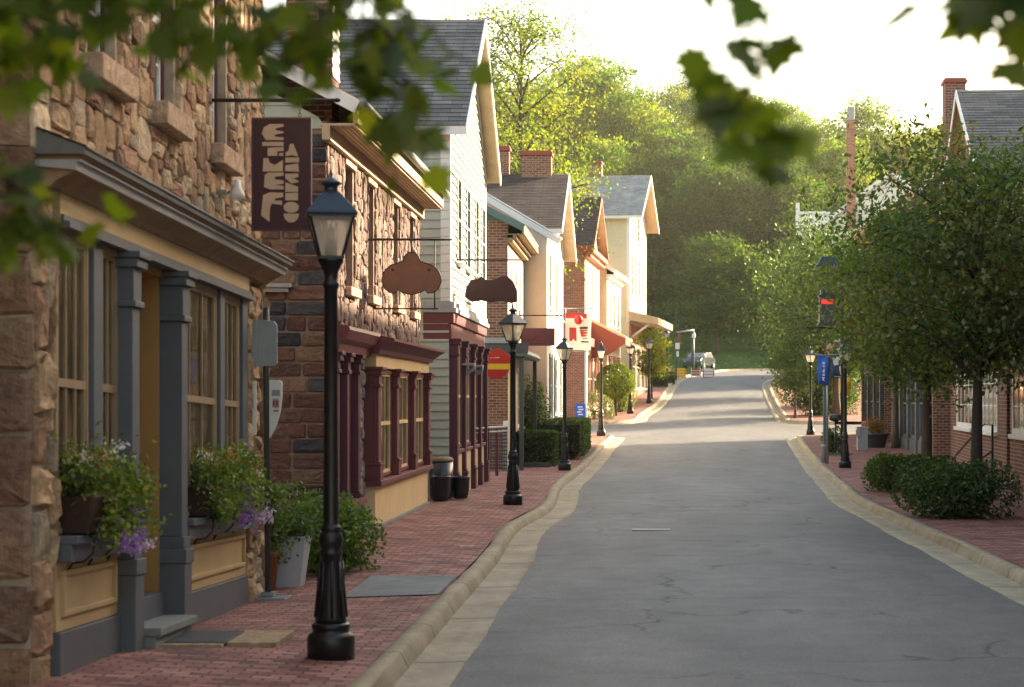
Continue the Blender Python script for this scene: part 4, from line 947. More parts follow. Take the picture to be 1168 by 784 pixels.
for y in (4.2,6.8,9.4): window(r4,.003,y,y+1.0,5.6,7.6,-1,2,4,'white','white','glass',('white',.08),.09,.06)
for y in (4.2,6.8,9.4): window(r4,.003,y,y+1.0,1.2,3.4,-1,2,4,'white','white','glass',('white',.08),.09,.06)

r4.scale=(1.4,1.4,1.4)

nb=gable_side('added_brick_store','tall plain red brick store added out of view beside the fieldstone shop to block sky light',(-4.45,-14,0),0,26.6,9,8.2,.5,1,'brick','brick','roof_slate','white',.4,.1)  # unseen neighbour, added to cut sky light on the stone shop
for k in range(5): window(nb,.003,1.6+k*5,4.4+k*5,1.1,3.1,1,3,2,'white','white','glass',('white',.08),.09,.04)
for k in range(5): window(nb,.003,2.4+k*5,3.5+k*5,4.6,6.4,1,2,4,'white','white','glass',('white',.08),.09,.04)
wh=gable_side('added_brick_warehouse','tall brick warehouse added out of view behind the right gabled building to shade the left shopfronts',(14.5,37,0),0,25,12,12.0,.25,-1,'brick_right','brick_right','roof_slate','white',.3,.2)  # unseen warehouse, added to keep sun off the shopfronts opposite
for k in range(5):
    for z in (5.5,9.0): window(wh,.003,2.0+k*4.8,3.4+k*4.8,z,z+1.9,-1,2,4,'white','white','glass',('white',.08),.09,.04)
# ================================================================== street lamps
def lamp_post(label,loc,rz=R(12)):
    t=thing('street_lamp',label,'street lamp',loc,rz,'black lantern street lamps along both kerbs')
    q=MB()
    q.lathe([(.0,-.05),(.180,-.05),(.182,.17),(.172,.20),(.145,.215),(.138,.235),(.146,.25),(.148,.275),(.130,.29)],n=20)
    q.build('base',M['black'],t)
    q=MB(); q.lathe([(.122,.28),(.118,.33),(.098,.52),(.082,.72),(.078,.80),(.088,.81),(.088,.83),(.074,.845),(.088,.88),(.094,.92),(.084,.97),(.07,.985),(.078,.995),(.078,1.02),(.062,1.03),(.058,1.06),(.054,2.0),(.050,2.84),(.062,2.86),(.062,2.885),(.05,2.90),(.052,2.96),(.078,3.02),(.098,3.05),(.098,3.07),(.03,3.075)],n=16)
    for k in range(8):
        a=k*math.pi/4; q.tube([(math.cos(a)*.118,math.sin(a)*.118,.33),(math.cos(a)*.097,math.sin(a)*.097,.55),(math.cos(a)*.082,math.sin(a)*.082,.76)],.012,6)
    q.build('post',M['black'],t)
    q=MB(); b,tp,z0,z1=.082,.165,3.07,3.40
    for sx in (-1,1):
        for sy in (-1,1): q.tube([(sx*b,sy*b,z0),(sx*tp,sy*tp,z1)],.011,6,smooth=False)
    for z,w in ((z0+.008,b),(z1-.008,tp)):
        for s in (-1,1): q.box(-w-.012,w+.012,s*w-.012,s*w+.012,z-.011,z+.011); q.box(s*w-.012,s*w+.012,-w+.012,w-.012,z-.0105,z+.0105)
    q.build('lantern_frame',M['black'],t)
    for k in range(4):
        c,s=[(1,0),(0,1),(-1,0),(0,-1)][k]
        def P(u,w,z): return (c*w-s*u,s*w+c*u,z)
        q=MB(); q.add([P(-b+.004,b,z0+.012),P(b-.004,b,z0+.012),P(tp-.006,tp,z1-.012),P(-tp+.006,tp,z1-.012)],[(0,1,2,3)]); q.build('glass_pane',M['lampglass'],t)
    q=MB(); q.lathe([(.0,3.075),(.045,3.075),(.045,3.17),(.05,3.19),(.04,3.20),(.02,3.21),(.02,3.22)],n=12); q.build('socket',M['darkmetal'],t)
    q=MB(); q.lathe([(.018,3.2),(.032,3.24),(.03,3.29),(.001,3.32)],n=12); q.build('bulb',M['signwhite'],t)
    q=MB(); s2=math.sqrt(2)
    q.lathe([(.19*s2,3.395),(.193*s2,3.41),(.186*s2,3.425),(.065*s2,3.575),(.06*s2,3.58)],n=4,rot=math.pi/4,smooth=False); q.build('lantern_roof',M['navy'],t,bevel=.004)
    q=MB(); q.lathe([(.058,3.575),(.05,3.60),(.052,3.625),(.085,3.645),(.078,3.66),(.03,3.69),(.014,3.70),(.018,3.715),(.012,3.73),(.001,3.80)],n=14); q.build('finial',M['navy'],t)
    return t
lp=lamp_post('black lantern street lamp in front of the stone shop, largest of all the street lamps',(-2.35,14.75,.0))
for lab,x,y in (('black lantern street lamp in front of the clapboard house porch',-2.34,36),
  ('black lantern street lamp standing beside the clipped box hedges',-2.05,53.6),
  ('black lantern street lamp on the kerb corner where the first left pavement ends',-1.47,76.6),
  ('black lantern street lamp beside the round topiary shrub',-.41,99.5),
  ('black lantern street lamp in front of the small yellow green tree',.62,109),
  ('smallest black lantern street lamp, beyond the yellow green tree near the signal pole',2.05,137)):
    dup(lp,(x,y,gz(y)),R(12+y),lab)
dup(lp,(5.94,55.4,.0),R(20),'black lantern street lamp under the right street trees beside the yellow banner')
dup(lp,(6.93,77.6,gz(77.6)),R(40),'black lantern street lamp on the right street corner left of the blue banner',.95)

# ================================================================== hanging signs
def text_polys(mb,polys,f,th,col):
    """flat lettering pieces: polys in sign coordinates, f maps (u,v) to 3d front points, th an extrusion vector"""
    for p in polys: mb.prism([f(*q) for q in p],th,col)
# tall maroon sign on an iron bar
sgn=thing('hanging_sign','tall dark maroon board with tan sideways lettering hanging by chains from an iron bar','sign',(-4.0,17.9,3.4))
q=MB(); q.box(.42,.965,-.022,.022,.16,1.20); q.build('board',M['maroon_sign'],sgn,bevel=.004)
q=MB()
for x0,x1,z0,z1 in ((.42,.965,1.188,1.204),(.42,.965,.156,.172),(.416,.43,.172,1.188),(.955,.969,.172,1.188)): q.box(x0,x1,-.028,.028,z0,z1)
q.build('border',M['maroon'],sgn)
q=MB(); q.tube([(-.02,0,1.37),(1.2,0,1.37)],.018,8); q.box(-.03,.02,-.05,.05,1.28,1.46); q.tube([(1.2,0,1.37),(1.235,0,1.37)],[.024,.012],8); q.tube([(.0,0,1.75),(.55,0,1.39)],.008,5) if False else None
q.build('bracket',M['iron'],sgn)
q=MB()
for x in (.52,.86):
    for k in range(5):
        z=1.20+k*.034; a=(.012,0) if k%2 else (0,.012)
        q.tube([(x+a[0]*math.cos(b)*1,a[1]*math.cos(b),z+.022*math.sin(b)) for b in [i*math.pi/4 for i in range(9)]],.0045,5)
q.build('chain',M['wood'],sgn)
GL=[[(102,170),(115,135),(150,115),(232,115),(232,130),(185,140),(185,152),(232,160),(232,168),(180,178),(180,190),(232,195),(232,210),(125,210)],
[(105,222),(232,222),(232,246),(105,246)],[(137,258),(232,252),(232,275),(195,278),(195,305),(137,305)],[(205,288),(230,288),(230,305),(205,305)],
[(112,318),(140,318),(150,345),(180,360),(228,330),(228,398),(108,398)],
[(120,420),(140,405),(232,405),(232,422),(180,430),(180,445),(232,452),(232,472),(180,478),(232,485),(232,505),(150,505),(115,490)],
[(105,590),(110,540),(150,522),(230,525),(230,550),(180,560),(178,572),(222,572),(222,598),(160,590),(150,620),(148,700),(98,660)],
[(270,235),(290,232),(302,262),(318,300),(318,308),(280,300),(245,308),(245,285),(262,275)],[(243,316),(325,314),(325,343),(243,345)],[(243,362),(320,350),(325,400),(243,395)],
[(243,412),(320,410),(322,430),(290,440),(320,452),(320,462),(280,470),(243,440)],[(243,462),(320,490),(318,520),(243,520)],[(243,528),(318,524),(318,570),(243,570)],
[(278+46*math.cos(R(a)),612+33*math.sin(R(a))) for a in range(0,360,24)],[(233+91*i/6,650) for i in range(7)]+[(278+46*math.cos(R(a)),650+54*math.sin(R(a))) for a in range(15,180,25)]]
q=MB(); mp=lambda u,v:(.42+(u-43)/352*.545,-.0225,.16+(750-v)/670*1.04)
text_polys(q,GL,mp,(0,-.006,0),None); q.build('lettering',M['signtan'],sgn)
# brown shaped sign in an iron frame
sgn=thing('hanging_sign','brown onion shaped board sign framed in thin iron on the brown stone house','sign',(-4.05,28.7,3.3))
OUT=[(0,.66),(.06,.65),(.1,.6),(.13,.53),(.2,.50),(.3,.47),(.39,.40),(.43,.32),(.44,.22),(.4,.12),(.33,.06),(.24,.05),(.2,.1),(.13,.06),(.06,.04),(0,.03)]
pts=OUT+[(-a,b) for a,b in OUT[::-1]][1:-1]
q=MB(); q.prism([(.68+a,-.02,.22+b) for a,b in pts],(0,.04,0)); q.build('board',M['signbrown'],sgn,bevel=.006)
q=MB(); n=len(pts); q.tube([(.68+pts[i%n][0],-.024,.22+pts[i%n][1]) for i in range(n+1)],.008,5); q.build('border',M['signdark'],sgn)
q=MB()
for a,b in ((-.28,.40),(.26,.40)): q.lathe([(.018,-.01),(.018,.01)],(.68+a,-.03,.22+b),8)
q.build('bolt',M['iron'],sgn)
q=MB(); q.tube([(0,0,1.07),(1.28,0,1.07)],.018,8); q.tube([(.25,0,1.07),(.25,0,.04)],.010,6); q.tube([(1.02,0,1.07),(1.02,0,.04)],.010,6); q.tube([(.10,0,.04),(1.07,0,.04)],.012,6); q.tube([(.68,0,1.07),(.68,0,.86)],.014,6); q.tube([(.02,0,1.9),(.02,0,.3)],.016,6); q.box(-.02,.03,-.04,.04,1.0,1.14)
q.build('bracket',M['iron'],sgn)
# dark scalloped sign
sgn=thing('hanging_sign','dark brown wavy edged board hanging from the clapboard house above the second street lamp','sign',(-3.7,38.9,3.9))
OUT=[(-.53,.10),(-.50,.30),(-.40,.45),(-.26,.47),(-.2,.52),(-.12,.46),(-.02,.44),(.08,.46),(.2,.52),(.34,.52),(.46,.40),(.53,.22),(.53,0),(.4,-.02),(.2,.02),(0,-.01),(-.2,.03),(-.38,0)]
q=MB(); q.prism([(.73+a,-.02,.05+b) for a,b in OUT],(0,.04,0)); q.build('board',M['signdark'],sgn,bevel=.006)
q=MB(); q.tube([(-.02,0,.90),(1.37,0,.90)],.018,8); q.box(-.02,.03,-.05,.05,.8,1.0)
for x in (.45,1.05): q.tube([(x,0,.9),(x,0,.5)],.007,5)
q.build('bracket',M['iron'],sgn)
# red board with yellow band
sgn=thing('hanging_sign','red hexagon board with bright yellow band, hung beside the porch roof','sign',(-3.6,47.4,2.4))
q=MB(); q.prism([(.12+a,-.02,.1+b) for a,b in ((-.36,.36),(-.30,.56),(-.15,.68),(0,.74),(.16,.68),(.32,.56),(.36,.36),(.28,.14),(.13,.02),(0,-.02),(-.14,.02),(-.3,.14))],(0,.04,0)); q.build('board',M['red'],sgn,bevel=.005)
q=MB(); q.prism([(-.235,-.026,.46),(.475,-.026,.46),(.465,-.026,.33),(.40,-.026,.32),(-.18,-.026,.32)],(0,.008,0)); q.build('band',M['yellow'],sgn)
q=MB(); q.box(.08,.19,-.025,-.0195,.605,.618); q.box(-.06,.06,-.025,-.0195,.600,.606); q.build('lettering',M['signwhite'],sgn)
q=MB(); q.tube([(-.3,0,.95),(.5,0,.95)],.014,6); q.tube([(.12,0,.95),(.12,0,.82)],.008,5); q.build('bracket',M['iron'],sgn)
# maroon oblong sign
sgn=thing('hanging_sign','oblong maroon board with faint script lettering hanging in front of the white stucco house','sign',(-3.65,59,3.5))
q=MB(); q.box(.06,1.10,-.025,.025,.12,.66); q.build('board',M['maroon'],sgn,bevel=.006)
q=MB(); q.tube([(.3+i*.022,-.028,.34+.035*math.sin(i*1.5)+.03*math.sin(i*.63)+(.1 if i==8 else 0)) for i in range(26)],.006,4); q.tube([(.38+i*.02,-.028,.24+.02*math.sin(i*1.9)) for i in range(18)],.005,4); q.build('lettering',M['redbrown'],sgn)
q=MB(); q.tube([(-.02,0,1.05),(1.35,0,1.05)],.02,8); q.box(-.02,.03,-.05,.05,.9,1.2)
for x in (.2,.95): q.tube([(x,0,1.05),(x,0,.65)],.008,5)
q.build('bracket',M['iron'],sgn)
# white sign with red marks
sgn=thing('hanging_sign','white board with red lettering hanging by the cross street below a red lantern','sign',(-2.95,75.2,3.6))
q=MB(); q.box(.12,1.10,-.03,.03,.30,1.72); q.build('board',M['signwhite'],sgn,bevel=.006)
q=MB()
mp=lambda u,v:(.12+(u-640)/240*.98,-.0305,.30+(570-v)/430*1.42)
text_polys(q,[[(640,140),(840,140),(840,195),(640,195)],[(675,305),(742,305),(745,470),(728,460),(716,440),(690,470),(676,460)],[(775,330),(850,330),(850,345),(800,352),(848,360),(846,378),(800,385),(842,392),(835,412),(790,415),(778,360)]],mp,(0,-.006,0),None); q.build('lettering',M['red'],sgn)
q=MB(); text_polys(q,[[(772,298),(852,295),(852,322),(775,326)],[(785,468),(800,462),(862,470),(862,484),(785,480)],[(800,432),(850,428),(852,438),(800,440)]],mp,(0,-.006,0),None); q.build('small_lettering',M['maroon_sign'],sgn)
q=MB(); q.tube([(-.02,0,1.92),(1.2,0,1.92)],.022,8); q.tube([(.12,0,.24),(1.1,0,.24)],.018,6); q.tube([(.12,0,1.92),(.12,0,.24)],.012,6); q.tube([(1.1,0,1.92),(1.1,0,.24)],.012,6); q.build('bracket',M['metal'],sgn)
t=thing('paper_lantern','round red lantern hanging above the white sign by the cross street','lantern',(-2.32,74.9,5.07))
q=MB(); q.lathe([(.02,-.19),(.09,-.17),(.16,-.08),(.175,0),(.16,.08),(.09,.17),(.02,.19)],n=16); q.build('shade',M['red'],t); q=MB(); q.tube([(0,0,.17),(0,.3,.46)],.01,5); q.build('cord',M['iron'],t)
# awnings sign bar on far house etc.
t=thing('wall_floodlight','small white floodlight bracketed to the fieldstone wall under the upper window','floodlight',(-4.0,18.3,3.95))
q=MB(); q.box(-.05,.10,-.035,.035,-.02,.03); q.tube([(.08,0,0),(.17,0,.02)],.015,6); q.build('bracket',M['metal'],t)
q=MB(); q.lathe([(.0,-.09),(.075,-.09),(.07,-.03),(.035,.03),(.03,.09),(.001,.1)],(.2,-.02,.03),12); q.build('lamp_head',M['signwhite'],t)
q=MB(); q.prism([(.14,-.05,-.02),(.30,-.05,-.09),(.31,-.05,-.075),(.15,-.05,0)],(0,.1,0)); q.build('visor',M['metal'],t)

# free standing sign post by the planter
t=thing('sign_stand','grey steel post with two pale metal plates on a flat foot, beside the grey planter','sign',(-3.78,19.7,-.07))
q=MB(); q.tube([(0,0,0),(-.02,0,2.3),(-.02,0,3.0)],.032,8); q.build('post',M['darkmetal'],t)
q=MB(); q.prism([(-.2,-.16,0),(.2,-.16,0),(.22,.16,0),(-.16,.16,0)],(0,0,.05)); q.box(-.07,.07,-.07,.07,.05,.1); q.build('foot',M['metal'],t,bevel=.01)
q=MB(); q.prism([(-.10+a,-.05,2.40+b) for a,b in ((.0,.0),(.17,0),(.2,.03),(.2,.42),(.17,.46),(.0,.48))],(0,.03,0)); q.box(-.16,-.10,-.06,-.02,2.4,2.88); q.build('upper_plate',M['grey_light'],t,bevel=.005)
q=MB(); q.prism([(.02+a,-.05,1.66+b) for a,b in ((.0,.0),(.06,.1),(.11,.26),(.13,.42),(.13,.58),(.1,.60),(.0,.60))],(0,.03,0)); q.box(-.15,-.11,-.06,-.03,1.7,2.25); lo=q.build('lower_plate',M['signwhite'],t,bevel=.005)
q=MB(); q.box(.05,.13,-.056,-.0495,2.10,2.16); q.box(.055,.12,-.056,-.0495,1.98,2.07); q.build('sticker',M['metal'],lo)
q=MB()
for (a,b,c,d) in ((.06,.08,2.0,2.05),(.09,.11,2.0,2.05),(.065,.115,1.94,1.955)): q.box(a,b,-.06,-.0565,c,d)
q.build('lettering',M['red'],lo)

# ================================================================== window boxes with flowers
def window_box(label,loc,L,seed,n=4600):
    t=thing('window_box',label,'flower box',loc,0,'flower boxes on the stone shop sills'); rg=random.Random(seed)
    q=MB(); q.prism([(-.10,0,0),(.12,0,0),(.16,0,.26),(-.13,0,.26)],(0,L,0)); q.build('trough',M['brownbox'],t,bevel=.01)
    q=MB()
    for y in (.12,L*.5,L-.12):
        q.tube([(-.12,y,-.02),(.15,y,-.02),(.16,y,.06)],.009,5); q.tube([(.13,y,-.02),(.12,y,-.14),(.06,y,-.2),(-.02,y,-.21),(-.08,y,-.3)],.009,5)
    q.tube([(.17,-.02,.1),(.17,L+.02,.1)],.008,5); q.tube([(.155,-.02,-.02),(.155,L+.02,-.02)],.008,5); q.build('bracket',M['black'],t)
    C=MB(); P=MB()
    cl=[(rg.uniform(-.10,.16),rg.uniform(.0,L),rg.uniform(.28,.46),rg.uniform(.07,.13)) for _ in range(int(16*L))]+[(rg.uniform(.13,.21),rg.uniform(-.02,L+.03),rg.uniform(.0,.26),rg.uniform(.06,.10)) for _ in range(int(13*L))]
    pal=[(.08,.15,.02),(.12,.20,.03),(.16,.23,.04),(.06,.11,.02),(.19,.19,.035)]
    for k in range(n):
        c=cl[rg.randrange(len(cl))]; leafquad(C,Vector((c[0]+rg.gauss(0,c[3]*.75),c[1]+rg.gauss(0,c[3]),c[2]+rg.gauss(0,c[3]*.8))),rg.uniform(.03,.062),rg,shade(pal[rg.randrange(5)],rg,.3),.6)
    for k in range(70):
        y=rg.uniform(0,L); C.tube([(0,y,.2),(rg.uniform(-.05,.1),y+rg.gauss(0,.05),.45)],.004,4,(.08,.13,.03))
    cols=[((.78,.76,.70),(-.08,.1,.42,.56),(.0,.35)),((.78,.76,.72),(-.08,.1,.42,.58),(.55,1.0)),((.30,.13,.52),(.2,.28,-.12,.2),(.35,.75)),((.42,.24,.6),(.2,.28,-.18,.1),(.35,.8)),((.5,.12,.04),(-.05,.12,.42,.52),(.25,.55)),((.6,.35,.06),(-.05,.14,.4,.5),(.1,.7)),((.62,.5,.66),(.2,.27,-.22,-.05),(.5,1.05))]
    for col,(xa,xb,za,zb_),(ya,yb) in cols:
        for cl_ in range(9):
            cx,cy,cz=rg.uniform(xa,xb),rg.uniform(ya,yb)*L,rg.uniform(za,zb_)
            for k in range(9):
                c0=Vector((cx+rg.gauss(0,.03),cy+rg.gauss(0,.045),cz+rg.gauss(0,.035)))
                for m in range(5): leafquad(P,c0+Vector((rg.gauss(0,.008),rg.gauss(0,.008),rg.gauss(0,.008))),.026,rg,shade(col,rg,.15),.8)
    C.build('foliage',M['leaf'],t); P.build('flowers',M['petal'],t); return t
window_box('brown flower box spilling white and purple flowers under the near left shop window',(-3.90,13.25,.98+.09),1.25,21)
window_box('brown flower box of white daisies and violets on the sill right of the ochre doorway',(-3.90,17.0,.98-.02),1.95,22,6200)
# cellar hatch in the pavement
t=thing('cellar_hatch','dark iron hatch plate set in pale stone slabs in the brick pavement by the doorstep','hatch',(-3.55,15.65,.05))
q=MB(); q.box(-.32,.28,-.42,.36,.004,.030); q.build('plate',M['darkmetal'],t,bevel=.004)
K=(.42,.31,.19); q=MB(); q.box(-.42,-.324,-.5,.44,-.03,.022,K); q.box(.284,.68,-.36,.44,-.03,.020,K); q.box(-.32,.28,-.5,-.424,-.03,.021,K); q.box(-.32,.28,.364,.44,-.03,.0215,K); q.build('stone_frame',M['stone'],t,bevel=.006)
for c in t.children: pass
# grey planter, terracotta pot, shrubs between the buildings
t=thing('planter','tall pale grey flared square planter holding green leafy plants beside the sign stand','planter',(-3.78,20.9,-.04))
q=MB(); a,b=.14,.21; h=.56
q.add([(-a,-a,0),(a,-a,0),(a,a,0),(-a,a,0),(-b,-b,h),(b,-b,h),(b,b,h),(-b,b,h),(-b+.02,-b+.02,h),(b-.02,-b+.02,h),(b-.02,b-.02,h),(-b+.02,b-.02,h),(-b+.03,-b+.03,h-.08),(b-.03,-b+.03,h-.08),(b-.03,b-.03,h-.08),(-b+.03,b-.03,h-.08)],[(3,2,1,0),(0,1,5,4),(1,2,6,5),(2,3,7,6),(3,0,4,7)]+[(4+i,4+(i+1)%4,8+(i+1)%4,8+i) for i in range(4)]+[(8+i,8+(i+1)%4,12+(i+1)%4,12+i) for i in range(4)]+[(12,13,14,15)])
q.build('box',M['planter_grey'],t,bevel=.008)
rg=random.Random(5); C=MB()
for k in range(900): leafquad(C,Vector((rg.gauss(0,.13),rg.gauss(0,.13),h+.08+rg.gauss(0,.08))),rg.uniform(.05,.09),rg,shade(GREEN[rg.randrange(4)],rg,.3),.6)
for k in range(12): C.tube([(0,0,h-.05),(rg.gauss(0,.12),rg.gauss(0,.12),h+.15)],.005,4,(.08,.12,.03))
C.build('plant',M['leaf'],t)
BR=[(.07,.13,.02),(.10,.17,.025),(.13,.2,.035),(.05,.1,.02)]
t=thing('flower_pot','terracotta pot with tall trailing yellow green plant against the end of the stone shop','plant pot',(-4.0,20.55,-.06))
q=MB(); q.lathe([(.001,0),(.13,0),(.17,.38),(.19,.39),(.19,.45),(.16,.45),(.15,.40),(.001,.40)],n=16); q.build('pot',M['terracotta'],t)
C=MB()
for k in range(1300): 
    z=rg.uniform(.3,1.15); leafquad(C,Vector((.08+rg.gauss(0,.10),rg.gauss(0,.12),z)),rg.uniform(.04,.07),rg,shade(BR[rg.randrange(4)],rg,.3),.6)
for k in range(8): C.tube([(0,0,.4),(.08+rg.gauss(0,.08),rg.gauss(0,.08),1.1)],.005,4,(.08,.12,.03))
C.build('plant',M['leaf'],t)
bush('leafy_shrub','bright green leafy shrub growing between the stone shop and the brown stone house',(-3.62,22.2,-.02),.62,.9,.92,7000,.062,BR,seed=31,lumps=14)
t=thing('iron_railing','low black curved iron railing against the block wall behind the green shrub','railing',(-4.75,24.3,.0))
q=MB(); cv=[(i/10*.95,-.08*math.sin(i/10*3.1)-.1,.82+.12*(1-i/10)*0+.1*(i/10)) for i in range(11)]
q.tube(cv,.014,6); q.tube([(a,b,c-.09) for a,b,c in cv],.010,6); q.tube([(a,b,.12) for a,b,c in cv],.012,6)
q.build('rail',M['black'],t)
for a,b,c in (cv[0],cv[5],cv[10]):
    q=MB(); q.tube([(a,b,0),(a,b,c+.04)],.016,6); q.build('post',M['black'],t)
q=MB()
for i in range(1,20):
    k=i/2; j=min(9,int(k)); f=k-j; a=[lerp(cv[j][m],cv[j+1][m],f) for m in range(3)]
    q.tube([(a[0],a[1],.12),(a[0],a[1],a[2])],.006,5)
q.build('baluster',M['black'],t)
# dark glazed urns between the two houses
def urn(label,loc,s=1):
    t=thing('ceramic_urn',label,'urn',loc); t.scale=(s,)*3
    q=MB(); q.lathe([(.001,0),(.13,0),(.15,.02),(.185,.22),(.19,.42),(.20,.44),(.20,.47),(.17,.47),(.165,.42),(.001,.41)],n=20); q.build('pot',M['ceramic'],t)
    return t
urn('dark green glazed pot in front of the burgundy bay end, nearer of two',(-3.72,36.25,.08))
urn('dark green glazed pot behind another beside the first maroon pillar',(-3.42,37.15,.08),.9)
t=thing('trash_bin','black rounded bin with pale rim standing behind the dark glazed pots','bin',(-3.78,37.0,.08))
q=MB(); q.lathe([(.001,0),(.2,0),(.22,.1),(.23,.72),(.001,.72)],n=20); q.build('body',M['ceramic'],t)
q=MB(); q.lathe([(.235,.72),(.24,.76),(.2,.8),(.001,.8)],n=20); q.build('lid',M['wood'],t)
# railing and lattice by the brick cottage
t=thing('porch_railing','weathered porch handrail with dark lattice panel and white end post by the brick cottage','railing',(-3.62,46.4,.06))
q=MB(); q.tube([(.0,-4,1.28),(0,0,1.24),(.05,6.2,1.18)],.03,6); q.tube([(.0,-4,1.18),(0,0,1.14),(.05,6.2,1.06)],.02,6); q.build('rail',M['grey_light'],t)
for y in (-4,0,3,):
    q=MB(); q.box(-.04,.04,y-.04,y+.04,-.1,1.26); q.build('post',M['maroon'],t,bevel=.004)
q=MB(); q.box(-.06,.08,6.1,6.3,-.1,1.34); q.build('end_post',M['white'],t,bevel=.006)
q=MB()
for k in range(9): x=-.42+k*.055; q.box(x,x+.022,6.0,6.02,-.1,1.15)
for k in range(12): z=.02+k*.1; q.box(-.44,.06,6.022,6.04,z,z+.03)
q.build('lattice',M['darkmetal'],t)
# timber edging and hedges
t=MB(); t.box(-3.35,-2.55,55.6,55.75,-.05,.16); o=t.build('timber_edging',M['darkmetal'],bevel=.01); tag(o,'low dark timber edging board on the bricks in front of the box hedge','edging')
HG=[(.035,.075,.012),(.05,.10,.016),(.07,.125,.02),(.03,.06,.012)]
hedge('box_hedge','low square clipped box hedge behind the second lamp post',(-2.98,57.0,.03),1.15,2.3,1.02,9000,.075,HG,'clipped box hedges by the white house',41)
hedge('box_hedge','longer clipped box hedge behind the low square hedge, reaching to the kerb',(-2.55,64.5,.2),1.7,8.5,1.12,12000,.09,HG,'clipped box hedges by the white house',42)
bush('flowering_shrub','loose shrub with pale blossoms climbing beside the porch of the brick cottage',(-3.4,61.0,.15),.75,.9,2.35,4200,.10,[(.06,.12,.03),(.09,.15,.04),(.12,.17,.06),(.35,.3,.2)],seed=44,lumps=16)
# A-frame board, topiary, round bushes in the sun
t=thing('sidewalk_board','small blue board with white writing standing at the cross street corner by the brick gable house','sign',(-2.75,91.9,.98))
q=MB(); q.prism([(-.24,-.12,0),(.22,-.12,0),(.22,.0,.78),(-.24,.0,.78)],(0,.03,0)); q.build('front_panel',M['blue'],t,bevel=.005); q=MB(); q.prism([(-.24,.16,0),(.22,.16,0),(.22,.035,.78),(-.24,.035,.78)],(0,.03,0)); q.build('rear_panel',M['navycloth'],t)
q=MB()
for z,a,b in ((.6,-.14,.1),(.48,-.1,.14),(.36,-.16,.06),(.24,-.12,.12)): q.prism([(a,-.12+z*.154-.004,z),(b,-.12+z*.154-.004,z),(b,-.12+(z+.06)*.154-.004,z+.06),(a,-.12+(z+.06)*.154-.004,z+.06)],(0,.003,0))
q.build('lettering',M['signwhite'],t)
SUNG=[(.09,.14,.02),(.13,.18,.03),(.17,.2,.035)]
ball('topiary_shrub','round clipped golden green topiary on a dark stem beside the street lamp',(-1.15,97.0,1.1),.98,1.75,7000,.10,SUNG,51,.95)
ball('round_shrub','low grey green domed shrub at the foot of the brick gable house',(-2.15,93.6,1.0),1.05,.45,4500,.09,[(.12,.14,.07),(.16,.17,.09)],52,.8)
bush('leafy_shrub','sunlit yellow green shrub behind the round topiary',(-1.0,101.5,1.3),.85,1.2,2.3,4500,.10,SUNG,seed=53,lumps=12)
# low brick planters / dark hedges near the road end
hedge('low_hedge','low dark clipped hedge on the pavement beyond the yellow green tree',(1.0,128,2.75),1.9,1.5,.75,3000,.11,HG,'low dark hedges near the end of the street',55)
hedge('low_hedge','low dark clipped hedge beside the last lantern lamp',(1.9,134,3.05),1.3,1.5,.8,2500,.11,HG,'low dark hedges near the end of the street',56)
# signal pole, street light, barriers, car at the end of the road
t=thing('signal_pole','slim pole with red flag and white signal boxes near the end of the street','signal pole',(2.75,140,3.3))
q=MB(); q.tube([(0,0,-.1),(0,0,3.2)],.06,8); q.tube([(0,0,3.2),(0,0,5.2)],.035,8); q.tube([(0,0,5.2),(.06,0,5.28)],.06,6); q.build('pole',M['darkmetal'],t)
q=MB(); q.box(-.06,.26,-.1,.1,2.3,2.75); q.box(.02,.2,-.1,.08,1.75,2.15); q.build('signal_box',M['signwhite'],t,bevel=.02); q=MB(); q.box(.12,.32,-.02,.02,2.75,3.5); q.build('flag',M['redbrown'],t)
t=thing('street_light','tall dark post with a short pale arm and lantern beside the parked car','street light',(4.3,152,3.8))
q=MB(); q.tube([(0,0,-.1),(0,0,3.5)],.13,8); q.build('post',M['darkmetal'],t); q=MB(); q.tube([(.1,0,3.6),(-1.3,-.5,3.42)],[.09,.05],6); q.build('arm',M['grey_light'],t); q=MB(); q.lathe([(.05,2.9),(.16,3.0),(.16,3.3),(.06,3.5)],(.05,0,0),10); q.build('lantern',M['signwhite'],t)
def barrier(label,loc,w,h,mat,stripe,rz=0):
    t=thing('road_barrier',label,'barrier',loc,rz,'road work barriers at the end of the street')
    q=MB(); q.box(-w/2,w/2,-.03,.03,.12,h); q.build('panel',M[mat],t,bevel=.01)
    for s in (-1,1):
        q=MB(); q.box(s*w*.42-.04,s*w*.42+.04,-.22,.22,-.05,.1); q.box(s*w*.42-.025,s*w*.42+.025,-.045,.045,.1,h+.08); q.build('leg',M[stripe],t)
    q=MB()
    for k in range(3): q.box(-w/2+.02,w/2-.02,-.036,-.031,.16+k*(h-.16)/3,.2+k*(h-.16)/3)
    q.build('stripe',M[stripe],t); return t
barrier('white barrier panel with pinkish red edging at the road edge by the parked car',(5.35,147,3.45),.95,.85,'signwhite','red',R(8))
barrier('yellow barrier panel between the low hedges and the white barrier',(3.15,146,3.55),.95,.75,'yellow','redbrown')
barrier('yellow green barrier panel nearest the last lantern lamp',(2.1,147,3.6),.8,.75,'yellow','metal')
barrier('red slatted barrier panel between the yellow panel and the white one',(4.4,147.5,3.6),.8,.7,'redbrown','signwhite')
t=thing('parked_car','dark blue parked car with pale windows facing the street beyond the barriers','car',(5.3,168,4.5),R(-20))
q=MB(); prof=[(-2.1,.35),(-2.15,.8),(-1.9,.98),(-1.0,1.05),(-.45,1.5),(.9,1.55),(1.7,1.1),(2.1,1.0),(2.15,.4)]
q.prism([(-.85,y,z) for y,z in prof],(1.7,0,0)); q.build('body',M['carpaint'],t,bevel=.06)
